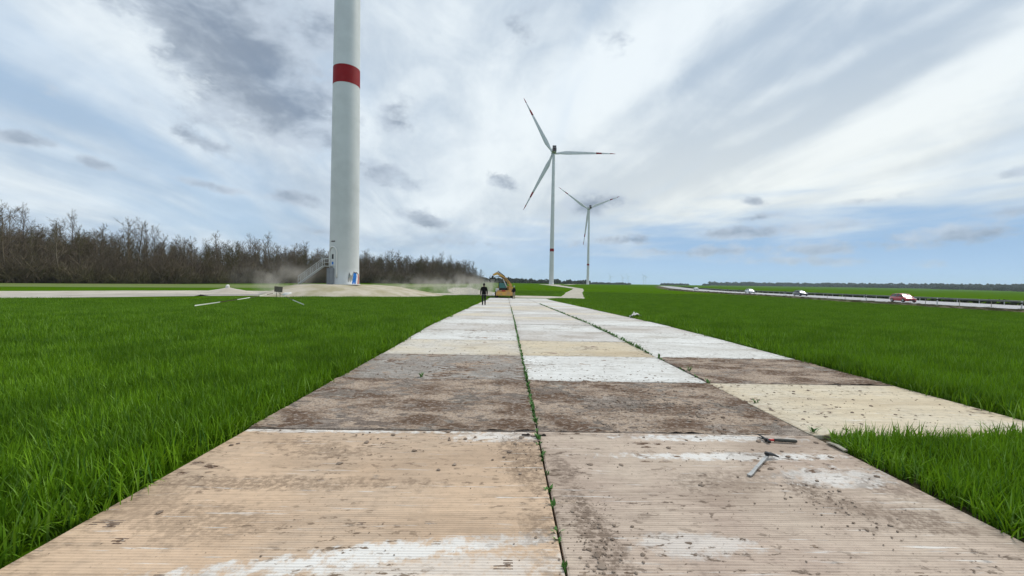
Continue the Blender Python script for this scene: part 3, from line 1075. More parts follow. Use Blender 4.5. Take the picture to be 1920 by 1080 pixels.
# near ring
step = 0.155
y = 0.9
while y < 11:
    x = -16.0
    while x < 16.5:
        X, Y = x + rw.uniform(-.5, .5) * step, y + rw.uniform(-.5, .5) * step
        if in_view(X, Y) and in_crop(X, Y, 0.21) and math.hypot(X, Y) < 11:
            sc_ = (0.82 if X > X_S2 and Y < 4.4 else 1.0) * rw.uniform(0.8, 1.15) * (1 + 0.18 * mnoise.noise(Vector((X * .5, Y * .5, 5))))
            P1.append((X, Y, gz(X, Y) - .01, rw.uniform(0, 2 * PI), sc_, rw.randrange(5)))
        x += step
    y += step
step = 0.36
y = 5.0
while y < 34:
    x = -45.0
    while x < 47:
        X, Y = x + rw.uniform(-.5, .5) * step, y + rw.uniform(-.5, .5) * step
        r = math.hypot(X, Y)
        if 10.7 < r < 34 and in_view(X, Y) and in_crop(X, Y, 0.42) and not tram(X, Y):
            sc_ = rw.uniform(0.82, 1.12) * (1 + 0.16 * mnoise.noise(Vector((X * .3, Y * .3, 5))))
            P2.append((X, Y, gz(X, Y) - .01, rw.uniform(0, 2 * PI), sc_, rw.randrange(4)))
        x += step
    y += step
step = 0.95
y = 14.0
while y < 120:
    x = -62.0
    while x < 90:
        X, Y = x + rw.uniform(-.5, .5) * step, y + rw.uniform(-.5, .5) * step
        r = math.hypot(X, Y)
        if 33 < r < 118 and in_view(X, Y) and in_crop(X, Y, 1.1) and not tram(X, Y):
            sc_ = rw.uniform(0.85, 1.15) * (1 + 0.15 * mnoise.noise(Vector((X * .1, Y * .1, 5))))
            P3.append((X, Y, gz(X, Y) - .02, rw.uniform(0, 2 * PI), sc_, rw.randrange(4)))
        x += step
    y += step
P0 = []
for (xe, sg, ya, yb) in ((X_L, -1, 1.2, 26), (X_R, 1, ROW0 + ROWD, 26), (X_S2, 1, 1.4, ROW0 + ROWD - .1)):
    y = ya
    while y < yb:
        X = xe + sg * (.07 + rw.uniform(0, .10))
        P0.append((X, y, gz(X, y) - .01, rw.uniform(0, 6.28), rw.uniform(.7, 1.15), rw.randrange(4)))
        y += rw.uniform(.04, .12) * (1 if y < 12 else 1.6)
x = X_S2 + .15
while x < X_R + .2:
    P0.append((x, ROW0 + ROWD - .08 - rw.uniform(0, .1), -.01, rw.uniform(0, 6.28), rw.uniform(.7, 1.2), rw.randrange(4)))
    x += rw.uniform(.04, .1)
scatter('wheat', P0, edge_p, label='wheat blades flopping along the slab edges', cat='wheat')
scatter('wheat', P1, near_p, label='dense green young wheat bordering the slab track up close', cat='wheat')
scatter('wheat', P2, mid_p, label='young wheat further back on both sides of the track', cat='wheat')
scatter('wheat', P3, far_p, label='far green wheat reaching the gravel and the motorway verge', cat='wheat')


# ------------------------------------------------------------------ wind turbines
def tower_r(z, H=117.0):
    return 2.12 - (2.12 - 1.20) * (z / H) ** 1.05


def blade_parts(parent, ang, hub, R0=57.5):
    """one blade in the rotor plane (x, z); angle as seen from behind the nacelle"""
    secs = []
    N = 22
    for i in range(N + 1):
        f = i / N
        r = 1.2 + (R0 - 1.2) * f
        if f < 0.05:
            ch, th, tw = 2.0, 2.0, R(20)
        else:
            g = sstep(0.05, 0.2, f)
            chm = 3.9 * (1 - 0.86 * ((f - 0.2) / 0.8) ** 0.9) if f > 0.2 else 3.9
            ch = 2.0 * (1 - g) + chm * g
            th = 2.0 * (1 - g) + ch * (0.30 - 0.14 * f) * g
            tw = R(20 * (1 - f) ** 2)
        if f > 0.97:
            ch *= 0.55
            th *= 0.5
        pre = -2.2 * f * f * -1
        ring = []
        for k in range(12):
            a = 2 * PI * k / 12
            cx = ch * (0.5 * math.cos(a) + 0.18 * (1 if f > .08 else 0))
            cy = th * 0.5 * math.sin(a) * (0.75 + 0.25 * math.cos(a))
            x = cx * math.cos(tw) - cy * math.sin(tw)
            y = cx * math.sin(tw) + cy * math.cos(tw)
            ring.append(Vector((-x, y + pre, r)))
        secs.append((f, ring))
    rot = Matrix.Rotation(R(90) - ang, 3, 'Y')

    def part(name, lo, hi, m, par):
        mb = MB()
        mb.smooth = True
        use = [rg for f, rg in secs if lo - 1e-6 <= f <= hi + 1e-6]
        vs, fs = [], []
        for rg in use:
            vs += [rot @ p + hub for p in rg]
        n = 12
        for i in range(len(use) - 1):
            for k in range(n):
                k2 = (k + 1) % n
                fs.append((i * n + k, i * n + k2, (i + 1) * n + k2, (i + 1) * n + k))
        fs.append(tuple(range(n)))
        fs.append(tuple((len(use) - 1) * n + k for k in range(n)))
        mb.add(vs, fs)
        return mb.build(name, m, par, fix=True)
    b = part('blade', 0, 15 / 22, M['tower'], parent)
    part('red_band', 15 / 22, 17.6 / 22 - .0, M['red'], b)
    part('white_band', 17 / 22, 20 / 22, M['tower'], b)
    part('red_tip', 20 / 22, 1, M['red'], b)
    return b


def turbine(loc, yaw, angs, label, H=119.0, nseg=48, rotor=True, tip=0.0):
    root = empty('wind_turbine', loc, yaw, label, 'wind turbine', 'wind turbines')
    mb = MB()
    mb.smooth = True
    zs = [0, 0.12, 0.121] + [2.5 * i for i in range(1, 47)]
    prof = [(2.30, 0.0), (2.30, 0.10), (2.14, 0.12)] + [(tower_r(z), z) for z in zs[3:]] + [(1.18, 117)]
    mb.lathe(prof, nseg)
    mb.build('tower', M['tower'], root)
    mb = MB()
    mb.smooth = True
    mb.lathe([(tower_r(29.55) + 0.012, 29.55), (tower_r(32.15) + 0.012, 32.15)], nseg, cap=False)
    mb.build('red_band', M['red'], root)
    for zj in (14.2, 24.6, 44.0, 66.0, 90.0):
        mb = MB()
        mb.lathe([(tower_r(zj) + 0.012, zj - 0.05), (tower_r(zj) + 0.012, zj + 0.05)], nseg, cap=False)
        mb.build('flange_joint', M['tower'], root)
    # nacelle along local y, rotor on the far (+y) side
    mb = MB()
    mb.box((0, -1.5, H + 0.2), (3.7, 10.5, 3.9), bev=0.5)
    n = mb.build('nacelle', M['tower'], root)
    mb = MB()
    mb.box((0, -6.77, H + 0.15), (3.0, 0.08, 3.2))
    mb.build('shaded_rear_grille', M['nacelle_dark'], n)  # dark vents; the shade on the nacelle's back is put into this colour
    mb = MB()
    mb.box((0, -4.6, H + 0.2), (3.76, 2.2, 3.96), bev=0.5)
    mb.build('red_band', M['red'], n)
    mb = MB()
    mb.box((0, -5.2, H + 3.0), (3.3, 0.35, 1.8), bev=0.08)
    mb.build('cooler', M['nacelle_dark'], n)
    if rotor:
        hub = Vector((0, 5.6, H + 0.1))
        mb = MB()
        mb.smooth = True
        mt = Matrix.Translation(hub) @ Matrix.Rotation(R(-90), 4, 'X')
        mb.lathe([(1.55, -1.9), (1.75, -1.0), (1.75, 0.6), (1.3, 1.7), (0.6, 2.3), (0.0, 2.45)], 20, mt)
        mb.build('hub', M['tower'], root)
        for a in angs:
            blade_parts(root, R(a), hub)
    return root


T1 = turbine((-24.5, 63.0, 0.80), R(20), (20, 140, 260), 'nearest turbine tower, huge pale tube with red ring and entrance stairs')
T2 = turbine((40.1, 374.0, 0.6), R(0), (1.5, 118.5, 243), 'white wind turbine with one blade pointing right, beyond the field track')
T3 = turbine((126.8, 650.0, 0.9), R(8), (23, 146, 264), 'smaller farther white wind turbine with blades in a Y')


# ---- fittings of the near tower
cam_dir = math.atan2(0 - 63.0, 0 + 24.5)


def tw(az, z, off=0.0):
    """point on the near tower, az degrees to the right as seen from the track, in world space"""
    a = cam_dir + R(az)
    r = tower_r(max(z, 0)) + off
    return Vector((-24.5 + r * math.cos(a), 63.0 + r * math.sin(a), 0.80 + z))


def t1part(mb, name, m, parent=None, smooth=False):
    par = parent or T1
    o = mb.build(name, m, par, fix=True)
    o.matrix_parent_inverse = Matrix.Translation(T1.location) @ Matrix.Rotation(T1.rotation_euler.z, 4, 'Z')
    o.matrix_parent_inverse.invert()
    if parent is not None:
        o.matrix_parent_inverse = Matrix.Identity(4)
    return o


def curved_panel(mb, azs, zs_of_az, o0, o1):
    """polygon given as list of (az, z) wrapped on the tower with thickness"""
    poly = list(zip(azs, zs_of_az))

    def inside(a, z):
        c = False
        for (x0, y0), (x1, y1) in zip(poly, poly[1:] + poly[:1]):
            if (y0 > z) != (y1 > z) and a < (x1 - x0) * (z - y0) / (y1 - y0) + x0:
                c = not c
        return c
    a0, a1, z0, z1 = min(azs), max(azs), min(zs_of_az), max(zs_of_az)
    na, nz = max(2, round((a1 - a0) / 1.4)), max(2, round((z1 - z0) / .05))
    cell = {}
    for i in range(na):
        for k in range(nz):
            if inside(a0 + (a1 - a0) * (i + .5) / na, z0 + (z1 - z0) * (k + .5) / nz):
                cell[(i, k)] = 1
    ids, vs, fs = {}, [], []

    def vid(i, k, o):
        if (i, k, o) not in ids:
            ids[(i, k, o)] = len(vs)
            vs.append(tw(a0 + (a1 - a0) * i / na, z0 + (z1 - z0) * k / nz, o))
        return ids[(i, k, o)]
    for (i, k) in cell:
        fs.append((vid(i, k, o1), vid(i + 1, k, o1), vid(i + 1, k + 1, o1), vid(i, k + 1, o1)))
        for (di, dk, p, q) in ((-1, 0, (i, k + 1), (i, k)), (1, 0, (i + 1, k), (i + 1, k + 1)), (0, -1, (i, k), (i + 1, k)), (0, 1, (i + 1, k + 1), (i, k + 1))):
            if (i + di, k + dk) not in cell:
                fs.append((vid(*p, o0), vid(*q, o0), vid(*q, o1), vid(*p, o1)))
    mb.add(vs, fs)


DAZ = -48.0
# arched door leaf and rim
arch = [(-15, 2.75)] + [(-15 + 0, 4.3)] + [(15 * math.cos(PI - t), 4.6 + 0.75 * math.sin(t)) for t in [PI * k / 10 for k in range(11)]] + [(15, 4.3), (15, 2.75)]
mb = MB()
curved_panel(mb, [DAZ + a for a, z in arch], [z for a, z in arch], 0.0, 0.06)
door = t1part(mb, 'door', M['tower'])
mb = MB()
curved_panel(mb, [DAZ - 4, DAZ + 5, DAZ + 5, DAZ - 4], [3.75, 3.75, 4.45, 4.45], 0.05, 0.075)
t1part(mb, 'vent_window', M['dark'], door)
mb = MB()
curved_panel(mb, [DAZ - 3, DAZ + 5, DAZ + 5, DAZ - 3], [2.95, 2.95, 3.35, 3.35], 0.05, 0.075)
t1part(mb, 'warning_plate', M['mural_blue'], door)
mb = MB()
mb.smooth = True
rim = [tw(DAZ - 20, z, 0.10) for z in (2.7, 3.5, 4.3)] + [tw(DAZ + 20 * math.cos(PI - t), 4.6 + 0.95 * math.sin(t), 0.10) for t in [PI * k / 12 for k in range(13)]] + \
      [tw(DAZ + 20, z, 0.10) for z in (4.2, 3.4, 2.6, 1.8, 1.05)]
mb.tube(rim, 0.10, 8)
t1part(mb, 'door_rim', M['plate'])
for k, (a0, a1) in enumerate([(-62, -59), (-56, -53.5), (-53, -50), (-49.5, -47), (-46.5, -44), (-43.5, -41.5), (-41, -38.5)]):
    mb = MB()
    curved_panel(mb, [a0, a1, a1, a0], [6.25, 6.25, 6.42, 6.42], 0.0, 0.012)
    t1part(mb, 'tower_character', M['nacelle_dark'])
# platform, cabinet, stairs going down to the left
pd = Vector((math.cos(cam_dir + R(-62)), math.sin(cam_dir + R(-62)), 0))
side = Vector((-pd.y, pd.x, 0))
pc = Vector((-24.5, 63.0, 0)) + pd * (tower_r(2) + 0.55)
rotp = Matrix.Rotation(math.atan2(pd.y, pd.x), 3, 'Z')
mb = MB()
mb.box((pc.x, pc.y, 0.80 + 2.68), (1.1, 1.2, 0.07), rotp)
plat = t1part(mb, 'platform', M['steel'])
mb = MB()
cc = Vector((-24.5, 63.0, 0)) + Vector((math.cos(cam_dir + R(-52)), math.sin(cam_dir + R(-52)), 0)) * (tower_r(1) + 0.28)
mb.box((cc.x, cc.y, 0.80 + 1.22), (0.62, 1.0, 2.44), rotp, bev=0.03)
t1part(mb, 'cabinet', M['grey'])
st0 = Vector((-24.5, 63.0, 0.80 + 2.68)) + pd * (tower_r(2) + 1.05)
sd = Vector((-1.0, -0.12, 0)).normalized()
sn = Vector((-sd.y, sd.x, 0))
st1 = st0 + sd * 3.3 - Vector((0, 0, 2.62))
for s in (-0.45, 0.45):
    mb = MB()
    mb.tube([st0 + sn * s, st1 + sn * s], 0.075, 4)
    t1part(mb, 'stair_stringer', M['steel'])
    mb = MB()
    up = Vector((0, 0, 1.05))
    mid_ = Vector((0, 0, 0.55))
    mb.tube([st0 + sn * s - sd * 1.0 + up, st0 + sn * s + up, st1 + sn * s + up, st1 + sn * s + mid_ * 0.9], 0.035, 6)
    mb.tube([st0 + sn * s - sd * 1.0 + mid_, st0 + sn * s + mid_, st1 + sn * s + mid_], 0.028, 6)
    for k in range(5):
        p = st0.lerp(st1, k / 4) + sn * s
        mb.tube([p, p + up], 0.03, 6)
    t1part(mb, 'hand_rail', M['steel'])
for k in range(12):
    p = st0.lerp(st1, (k + 0.5) / 12)
    mb = MB()
    mb.box(p, (0.25, 0.88, 0.035), Matrix.Rotation(math.atan2(sd.y, sd.x), 3, 'Z'))
    t1part(mb, 'tread', M['steel'])
# painted shards at the foot of the tower, right side
SH = [('mural_grey', [(10, .45), (15, 0.95), (19, 1.75), (24, 1.30), (30, 1.45), (36, 1.8), (33, 0.75), (29, 0.25), (20, 0.30)]),
      ('mural_blue', [(29, 0.05), (33, 0.75), (36, 1.45), (38, 1.88), (46, 1.75), (52, 1.80), (54, 1.2), (50, 0.55), (50, 0.05)]),
      ('mural_white', [(50, 0.05), (50, 0.55), (54, 1.2), (56, 1.45), (62, 1.5), (62, 0.9), (58, 0.05)]),
      ('mural_red', [(58, 0.05), (62, 0.9), (62, 1.6), (72, 1.7), (78, 1.0), (76, 0.05)]),
      ('mural_line', [(36, 1.74), (38, 1.95), (46, 1.84), (52, 1.92), (62, 1.72), (62, 1.60), (52, 1.78), (46, 1.70), (38, 1.82)]),
      ('mural_line', [(15, 0.92), (18.5, 1.80), (24, 1.38), (24, 1.26), (19.5, 1.62), (16, 0.98)])]
for i, (mk, poly) in enumerate(SH):
    mb = MB()
    curved_panel(mb, [a for a, z in poly], [z for a, z in poly], 0.0, 0.014 + 0.004 * i)
    t1part(mb, 'painted_shard', M[mk])

# mound the tower stands on
mb = MB()
mb.smooth = True
vs, fs = [], []
rings = [0.0, 0.55, 0.62, 0.75, 0.88, 1.0, 1.06]
hts = [1.0, 1.0, 0.97, 0.72, 0.36, 0.06, -0.05]
NA = 72
for ri, (rr, hh) in enumerate(zip(rings, hts)):
    for k in range(NA):
        a = 2 * PI * k / NA
        rxx = 15.0 if math.cos(a) > 0 else 10.0
        ryy = 12.5
        wob = 1 + 0.07 * mnoise.noise(Vector((math.cos(a) * 2, math.sin(a) * 2, ri * .6)))
        x = -24.5 + rxx * rr * math.cos(a) * wob * (1.0 if rr > .6 else 0.6)
        y = 63 + ryy * rr * math.sin(a) * wob * (1.0 if rr > .6 else .8)
        g = gz(x, y)
        fall = 1.0 if math.cos(a) < 0.2 else 1.0 - 0.42 * (math.cos(a) - .2) * min(1, rr / .8)
        z = g + (0.83 - g) * hh * fall + 0.10 * mnoise.noise(Vector((x * .4, y * .4, 2))) * (rr > .6)
        vs.append((x, y, z))
for i in range(len(rings) - 1):
    for k in range(NA):
        k2 = (k + 1) % NA
        fs.append((i * NA + k, i * NA + k2, (i + 1) * NA + k2, (i + 1) * NA + k))
mb.add(vs, fs)
tag(mb.build('foundation_mound', M['mound'], fix=True), kind='structure')

# far tiny turbines on the horizon
FARN = ['first', 'second', 'third', 'fourth', 'fifth']
for (px_, py_, ww) in [(1145, 519, 0), (1168, 521, 1), (1178, 519, 2), (1207, 518, 0), (1211, 520, 1)]:
    Yd = 5200 + 500 * ww
    p = at_y(px_, py_, Yd)
    c = copy_tree(T2)
    c.name = 'wind_turbine'
    c.location = (p.x, p.y, p.z - 119)
    c.rotation_euler.z = R(15)
    c['label'] = 'tiny hazy horizon turbine right of the Y-shaped one, %s from the left of five' % FARN.pop(0)
    c['group'] = 'hazy turbines on the horizon'


# ------------------------------------------------------------------ bare trees
def grow(rg, h, spread=0.32, low=0.25, nprim=26, twigs=5):
    """list of (points, radii, level)"""
    out = []
    lean = Vector((rg.uniform(-.05, .05), rg.uniform(-.05, .05), 1))
    pts, rad = [], []
    p = Vector((0, 0, 0))
    n = 7
    for i in range(n + 1):
        f = i / n
        pts.append(p.copy())
        rad.append(max(0.16 * (h / 16) * (1 - f) ** 0.8 + 0.02, 0.02) * (1.3 if i == 0 else 1))
        p += Vector((lean.x + rg.uniform(-.07, .07), lean.y + rg.uniform(-.07, .07), 1)) * h / n
    out.append((pts, rad, 0))

    def along(pts, f):
        q = f * (len(pts) - 1)
        i = min(int(q), len(pts) - 2)
        return pts[i].lerp(pts[i + 1], q - i)
    for k in range(nprim):
        f = low + (0.97 - low) * (k + rg.random()) / nprim
        o = along(pts, f)
        az = rg.uniform(0, 2 * PI)
        L = h * spread * (1.15 - 0.75 * f) * rg.uniform(0.6, 1.2)
        d = Vector((math.cos(az), math.sin(az), rg.uniform(0.5, 1.5))).normalized()
        bp, br = [o], [0.045 * (1.3 - f) * h / 16 + 0.015]
        q = o.copy()
        for s in range(3):
            d = (d + Vector((rg.uniform(-.25, .25), rg.uniform(-.25, .25), rg.uniform(0, .35)))).normalized()
            q = q + d * L / 3
            bp.append(q.copy())
            br.append(br[0] * (1 - (s + 1) / 3.3))
        out.append((bp, br, 1))
        for j in range(twigs):
            g = rg.uniform(0.2, 1.0)
            o2 = along(bp, g)
            d2 = (d + Vector((rg.uniform(-1, 1), rg.uniform(-1, 1), rg.uniform(-.3, .9)))).normalized()
            L2 = L * rg.uniform(0.25, 0.6)
            e = o2 + d2 * L2
            out.append(([o2, e], [0.022, 0.008], 2))
            for m_ in range(6):
                o3 = o2.lerp(e, rg.uniform(0.2, 1.0))
                d3 = (d2 + Vector((rg.uniform(-1, 1), rg.uniform(-1, 1), rg.uniform(-.2, .8)))).normalized()
                out.append(([o3, o3 + d3 * L2 * rg.uniform(0.3, 0.75)], [0.016, 0.006], 3))
    return out


def tree_meshes(seed, h, mb_trunk, mb_twig, **kw):
    rg = random.Random(seed)
    br = grow(rg, h, **kw)
    t = MB()
    t.smooth = True
    c = MB()
    for pts, rad, lv in br:
        if lv == 0:
            t.tube(pts, rad, 7, cap=False)
        elif lv == 1:
            t.tube(pts, rad, 4, cap=False)
        else:
            c.tube(pts, rad, 3, cap=False)
    return t.mesh('trunk', mb_trunk), c.mesh('crown', mb_twig)


TREES = []
specs = [(1, 17, 'bark', 'twig', dict(spread=.30, low=.22, nprim=34, twigs=6)), (2, 16, 'bark', 'twig', dict(spread=.24, low=.30, nprim=30, twigs=6)),
         (3, 18, 'bark_pale', 'twig', dict(spread=.26, low=.35, nprim=30, twigs=5)), (4, 15, 'bark', 'twig_olive', dict(spread=.34, low=.15, nprim=38, twigs=6)),
         (5, 17, 'bark_pale', 'twig_olive', dict(spread=.22, low=.40, nprim=26, twigs=5)), (6, 13, 'bark', 'twig', dict(spread=.36, low=.12, nprim=38, twigs=6)),
         (7, 19, 'bark', 'twig', dict(spread=.24, low=.45, nprim=26, twigs=6)), (8, 14, 'bark_pale', 'twig', dict(spread=.30, low=.2, nprim=34, twigs=6))]
for sd_, h, bk, tg, kw in specs:
    TREES.append(tree_meshes(sd_, h, M[bk], M[tg], **kw))

EDGE = [(-178, 62), (-150, 80), (-123, 102), (-108, 130), (-104, 160), (-89, 195), (-75, 225), (-50, 250), (-36, 290), (-22, 338)]
cum_ = [0]
for a, b in zip(EDGE, EDGE[1:]):
    cum_.append(cum_[-1] + math.hypot(b[0] - a[0], b[1] - a[1]))


def edge_pt(s, inward):
    for i in range(len(EDGE) - 1):
        if s <= cum_[i + 1] or i == len(EDGE) - 2:
            a, b = Vector(EDGE[i]), Vector(EDGE[i + 1])
            t = (b - a).normalized()
            q = a + t * (s - cum_[i])
            return q + Vector((-t.y, t.x)) * inward
    return Vector(EDGE[-1])


ZONES = [(60, 'at the left edge of the picture'), (150, 'near the left picture edge'), (250, 'behind the left green meadow'), (370, 'left of the gravel heap'),
         (470, 'behind the gravel heap with the sack'), (560, 'behind the weathered board'), (622, 'behind the tower stairs'), (690, 'close behind the tower'),
         (760, 'just right of the tower'), (830, 'between tower and walking person'), (9999, 'near the walking person')]
rt = random.Random(12)
count = 0
total = cum_[-1]
for row in range(4):
    s = rt.uniform(0, 3) + (14 if row else 0)
    while s < total:
        q = edge_pt(s, row * 4.5 + rt.uniform(-1.5, 2.0))
        tm, cm = TREES[rt.randrange(8)]
        px_ = 960 + F_PX * q.x / q.y
        side_ = next(nm for lim, nm in ZONES if px_ < lim)
        row_ = ('in the front row', 'in the second row', 'in the third row', 'deep inside')[row]
        o = empty('bare_tree', (q.x, q.y, gz(q.x, q.y) - 0.1), rt.uniform(0, 2 * PI), 'bare tree of the wood %s, %s' % (row_, side_), 'tree',
                  'bare trees %s, %s' % (row_, side_))
        sc_ = rt.uniform(0.74, 1.08) * (1.0 if s < total - 45 else 0.92)
        o.scale = (sc_ * rt.uniform(.85, 1.15), sc_ * rt.uniform(.85, 1.15), sc_)
        link('trunk', tm, o)
        link('crown', cm, o)
        count += 1
        s += rt.uniform(3.2, 5.2) if row < 2 else rt.uniform(4.0, 6.5)
# inside of the wood and its brush, one mass each
joined = []
for tm, cm in TREES[:6]:
    bm = bmesh.new()
    bm.from_mesh(tm)
    k = len(bm.faces)
    bm.from_mesh(cm)
    me = bpy.data.meshes.new('wood_tree')
    bm.to_mesh(me)
    bm.free()
    me.materials.append(tm.materials[0])
    me.materials.append(cm.materials[0])
    me.polygons.foreach_set('material_index', [0] * k + [1] * (len(me.polygons) - k))
    joined.append(bpy.data.objects.new('wood_tree', me))
PW = []
for i in range(900):
    s = rt.uniform(0, total - 6)
    inw = 18 + 55 * rt.random() ** 1.1
    if s > total - 60:
        inw = 10 + 26 * rt.random()
    q = edge_pt(s, inw)
    PW.append((q.x, q.y, gz(q.x, q.y), rt.uniform(0, 6.28), rt.uniform(0.7, 0.98), rt.randrange(6)))
scatter('wood_interior', PW, joined, label='dense brown depth of the leafless wood behind its front trees', cat='wood')


def brush(seed, n, h, rad, m):
    rg = random.Random(seed)
    mb = MB()
    for _ in range(n):
        a, r = rg.uniform(0, 2 * PI), rad * math.sqrt(rg.random())
        p = Vector((r * math.cos(a), r * math.sin(a), rg.uniform(0, h * .4)))
        d = Vector((rg.uniform(-1, 1), rg.uniform(-1, 1), rg.uniform(.4, 1.8))).normalized()
        e = p + d * h * rg.uniform(.3, .8)
        mb.tube([p, e], [0.035, 0.012], 3, cap=False)
        for k in range(3):
            f = p.lerp(e, rg.uniform(.2, 1))
            d2 = (d + Vector((rg.uniform(-1, 1), rg.uniform(-1, 1), rg.uniform(-.5, .7)))).normalized()
            mb.tube([f, f + d2 * h * rg.uniform(.12, .3)], [0.022, 0.010], 3, cap=False)
    return bpy.data.objects.new('brush', mb.mesh('brush', m))


bp = [brush(50, 260, 4.5, 2.4, M['brush']), brush(51, 260, 3.5, 2.4, M['brush']), brush(52, 260, 5.5, 2.2, M['twig'])]
PB = []
for i in range(1100):
    s = rt.uniform(0, total)
    inw = -1 + 45 * rt.random() ** 1.6
    if s > total - 50:
        inw = -1 + 20 * rt.random()
    q = edge_pt(s, inw)
    PB.append((q.x, q.y, gz(q.x, q.y) - .1, rt.uniform(0, 6.28), rt.uniform(0.7, 1.7), rt.randrange(3)))
scatter('undergrowth', PB, bp, label='tangled brown brush along the foot of the wood', cat='undergrowth')
ribbon('wood_floor', [(x - 22, y + 12) for x, y in EDGE], 27, 0.06, M['litter'], across=6, step=6)


# ------------------------------------------------------------------ distant woods on the horizon
def far_clump(seed):
    rg = random.Random(seed)
    mb = MB()
    for _ in range(70):
        a, r = rg.uniform(0, 2 * PI), math.sqrt(rg.random())
        z = rg.uniform(0.15, 1) * (1 - 0.45 * r)
        c = Vector((r * 9 * math.cos(a), r * 9 * math.sin(a), z * 13))
        s = rg.uniform(1.0, 2.4)
        bm = bmesh.new()
        bmesh.ops.create_icosphere(bm, subdivisions=1, radius=s)
        for v in bm.verts:
            v.co = v.co * rg.uniform(.6, 1.25) + c
        bm.verts.index_update()
        mb.add([v.co.copy() for v in bm.verts], [[v.index for v in f.verts] for f in bm.faces])
        bm.free()
    return bpy.data.objects.new('far_clump', mb.mesh('far_clump', M['far_wood']))


fc = [far_clump(s) for s in range(4)]
rf = random.Random(5)
PF, PF2 = [], []


def tree_belt(lst, x0, x1, n, Y0, Y1, s0, s1, prob=None):
    for i in range(n):
        px_ = rf.uniform(x0, x1)
        Yd = Y0 + (Y1 - Y0) * ((px_ - x0) / (x1 - x0)) + rf.uniform(0, 120)
        if prob and mnoise.noise(Vector((px_ * prob, 2.2, 0))) < -0.12:
            continue
        p = at_y(px_, 530, Yd)
        lst.append((p.x, Yd, gz(p.x, Yd) - 1, rf.uniform(0, 6.28), rf.uniform(s0, s1), rf.randrange(4)))


tree_belt(PF, 900, 1100, 110, 640, 900, .5, .95)
tree_belt(PF, 1040, 1330, 200, 1500, 1700, .5, .9, 0.02)
tree_belt(PF2, 1330, 2010, 420, 2300, 1150, 1.3, 2.0)
tree_belt(PF2, 1560, 2010, 120, 1500, 760, .6, 1.0, 0.012)
tree_belt(PF, -200, 960, 260, 1500, 1500, .7, 1.1)
scatter('distant_wood', PF, fc, label='low dark treeline on the horizon behind the two turbines', cat='wood')
scatter('distant_wood', PF2, fc, label='dark wooded ridge on the horizon beyond the motorway', cat='wood')

# ------------------------------------------------------------------ motorway furniture
rh = random.Random(3)


def polyline_pts(pts, step, off):
    out = []
    for i in range(len(pts) - 1):
        a, b = Vector(pts[i]), Vector(pts[i + 1])
        n = max(1, int((b - a).length / step))
        for k in range(n):
            q = a.lerp(b, k / n)
            out.append((q.x + off, q.y))
    return out


# hedge on the median: twiggy, leafy mass
mb = MB()
for (x, y) in polyline_pts(ROAD[1:], 0.8, 18.4):
    if y > 420:
        break
    hh = 0.62 + 0.4 * mnoise.noise(Vector((x * .15, y * .15, 0))) + 0.1 * rh.random()
    z = gz(x, y)
    for k in range(16 if y < 160 else 8):
        c = Vector((x + rh.uniform(-.8, .8), y + rh.uniform(-.6, .6), z + rh.uniform(0.05, 1) * hh))
        s = rh.uniform(.12, .32)
        u = Vector((rh.uniform(-1, 1), rh.uniform(-1, 1), rh.uniform(-1, 1))).normalized() * s
        v = u.cross(Vector((rh.uniform(-1, 1), rh.uniform(-1, 1), rh.uniform(-1, 1)))).normalized() * s
        mb.add([c + u, c + v, c - u, c - v], [(0, 1, 2, 3)])
hd = empty('hedge', (road_x(80) + 14.2, 80, gz(90, 80)), 0, 'low dark hedge along the middle of the motorway behind the cars', 'hedge')
fo = mb.build('foliage', M['hedge'], hd)
fo.matrix_parent_inverse = Matrix.Translation(hd.location).inverted()
# guard rail beside it
gr = empty('guard_rail', (road_x(60) + 12.2, 60, gz(80, 60)), 0, 'steel guard rail on posts along the far edge of the motorway', 'guard rail')
pl = [p for p in polyline_pts(ROAD[1:], 4.0, 16.0) if p[1] < 300]
mb = MB()
for dz_ in (0.52, 0.68):
    mb.tube([(x, y, gz(x, y) + 0.1 + dz_) for x, y in pl], 0.075, 5)
M['dull_steel'] = mat('dull_steel', (0.16, 0.165, 0.165), 0.6)
o = mb.build('rail', M['dull_steel'], gr)
o.matrix_parent_inverse = Matrix.Translation(gr.location).inverted()
pm = MB()
pm.box((0, 0, 0.4), (0.06, 0.11, 0.8))
pmesh = pm.mesh('post', M['steel'])
for x, y in pl[:46]:
    o = link('post', pmesh, gr)
    o.location = Vector((x, y + .05, gz(x, y) + .05)) - Vector(gr.location)

# white roadside marker posts with black bands
ml = ['white marker post with black band just right of the red car', 'white marker post with black band left of the red car', 'white marker post with black band near the dark car',
      'white marker post nearest the right edge of the picture', 'faraway white marker post near the white hatchback']
for (px_, Yd), lb in zip([(1764, 61), (1648, 76), (1500, 108), (1912, 50), (1426, 140)], ml):
    x = road_x(Yd) - 0.9
    q = empty('marker_post', (x, Yd, gz(x, Yd)), 0.3, lb, 'marker post', 'roadside marker posts')
    mb = MB()
    mb.box((0, 0, 0.55), (0.13, 0.11, 1.1), bev=0.02)
    mb.build('post', M['plate'], q)
    mb = MB()
    mb.box((0, 0, 0.86), (0.134, 0.114, 0.22))
    mb.build('black_band', M['black_steel'], q)
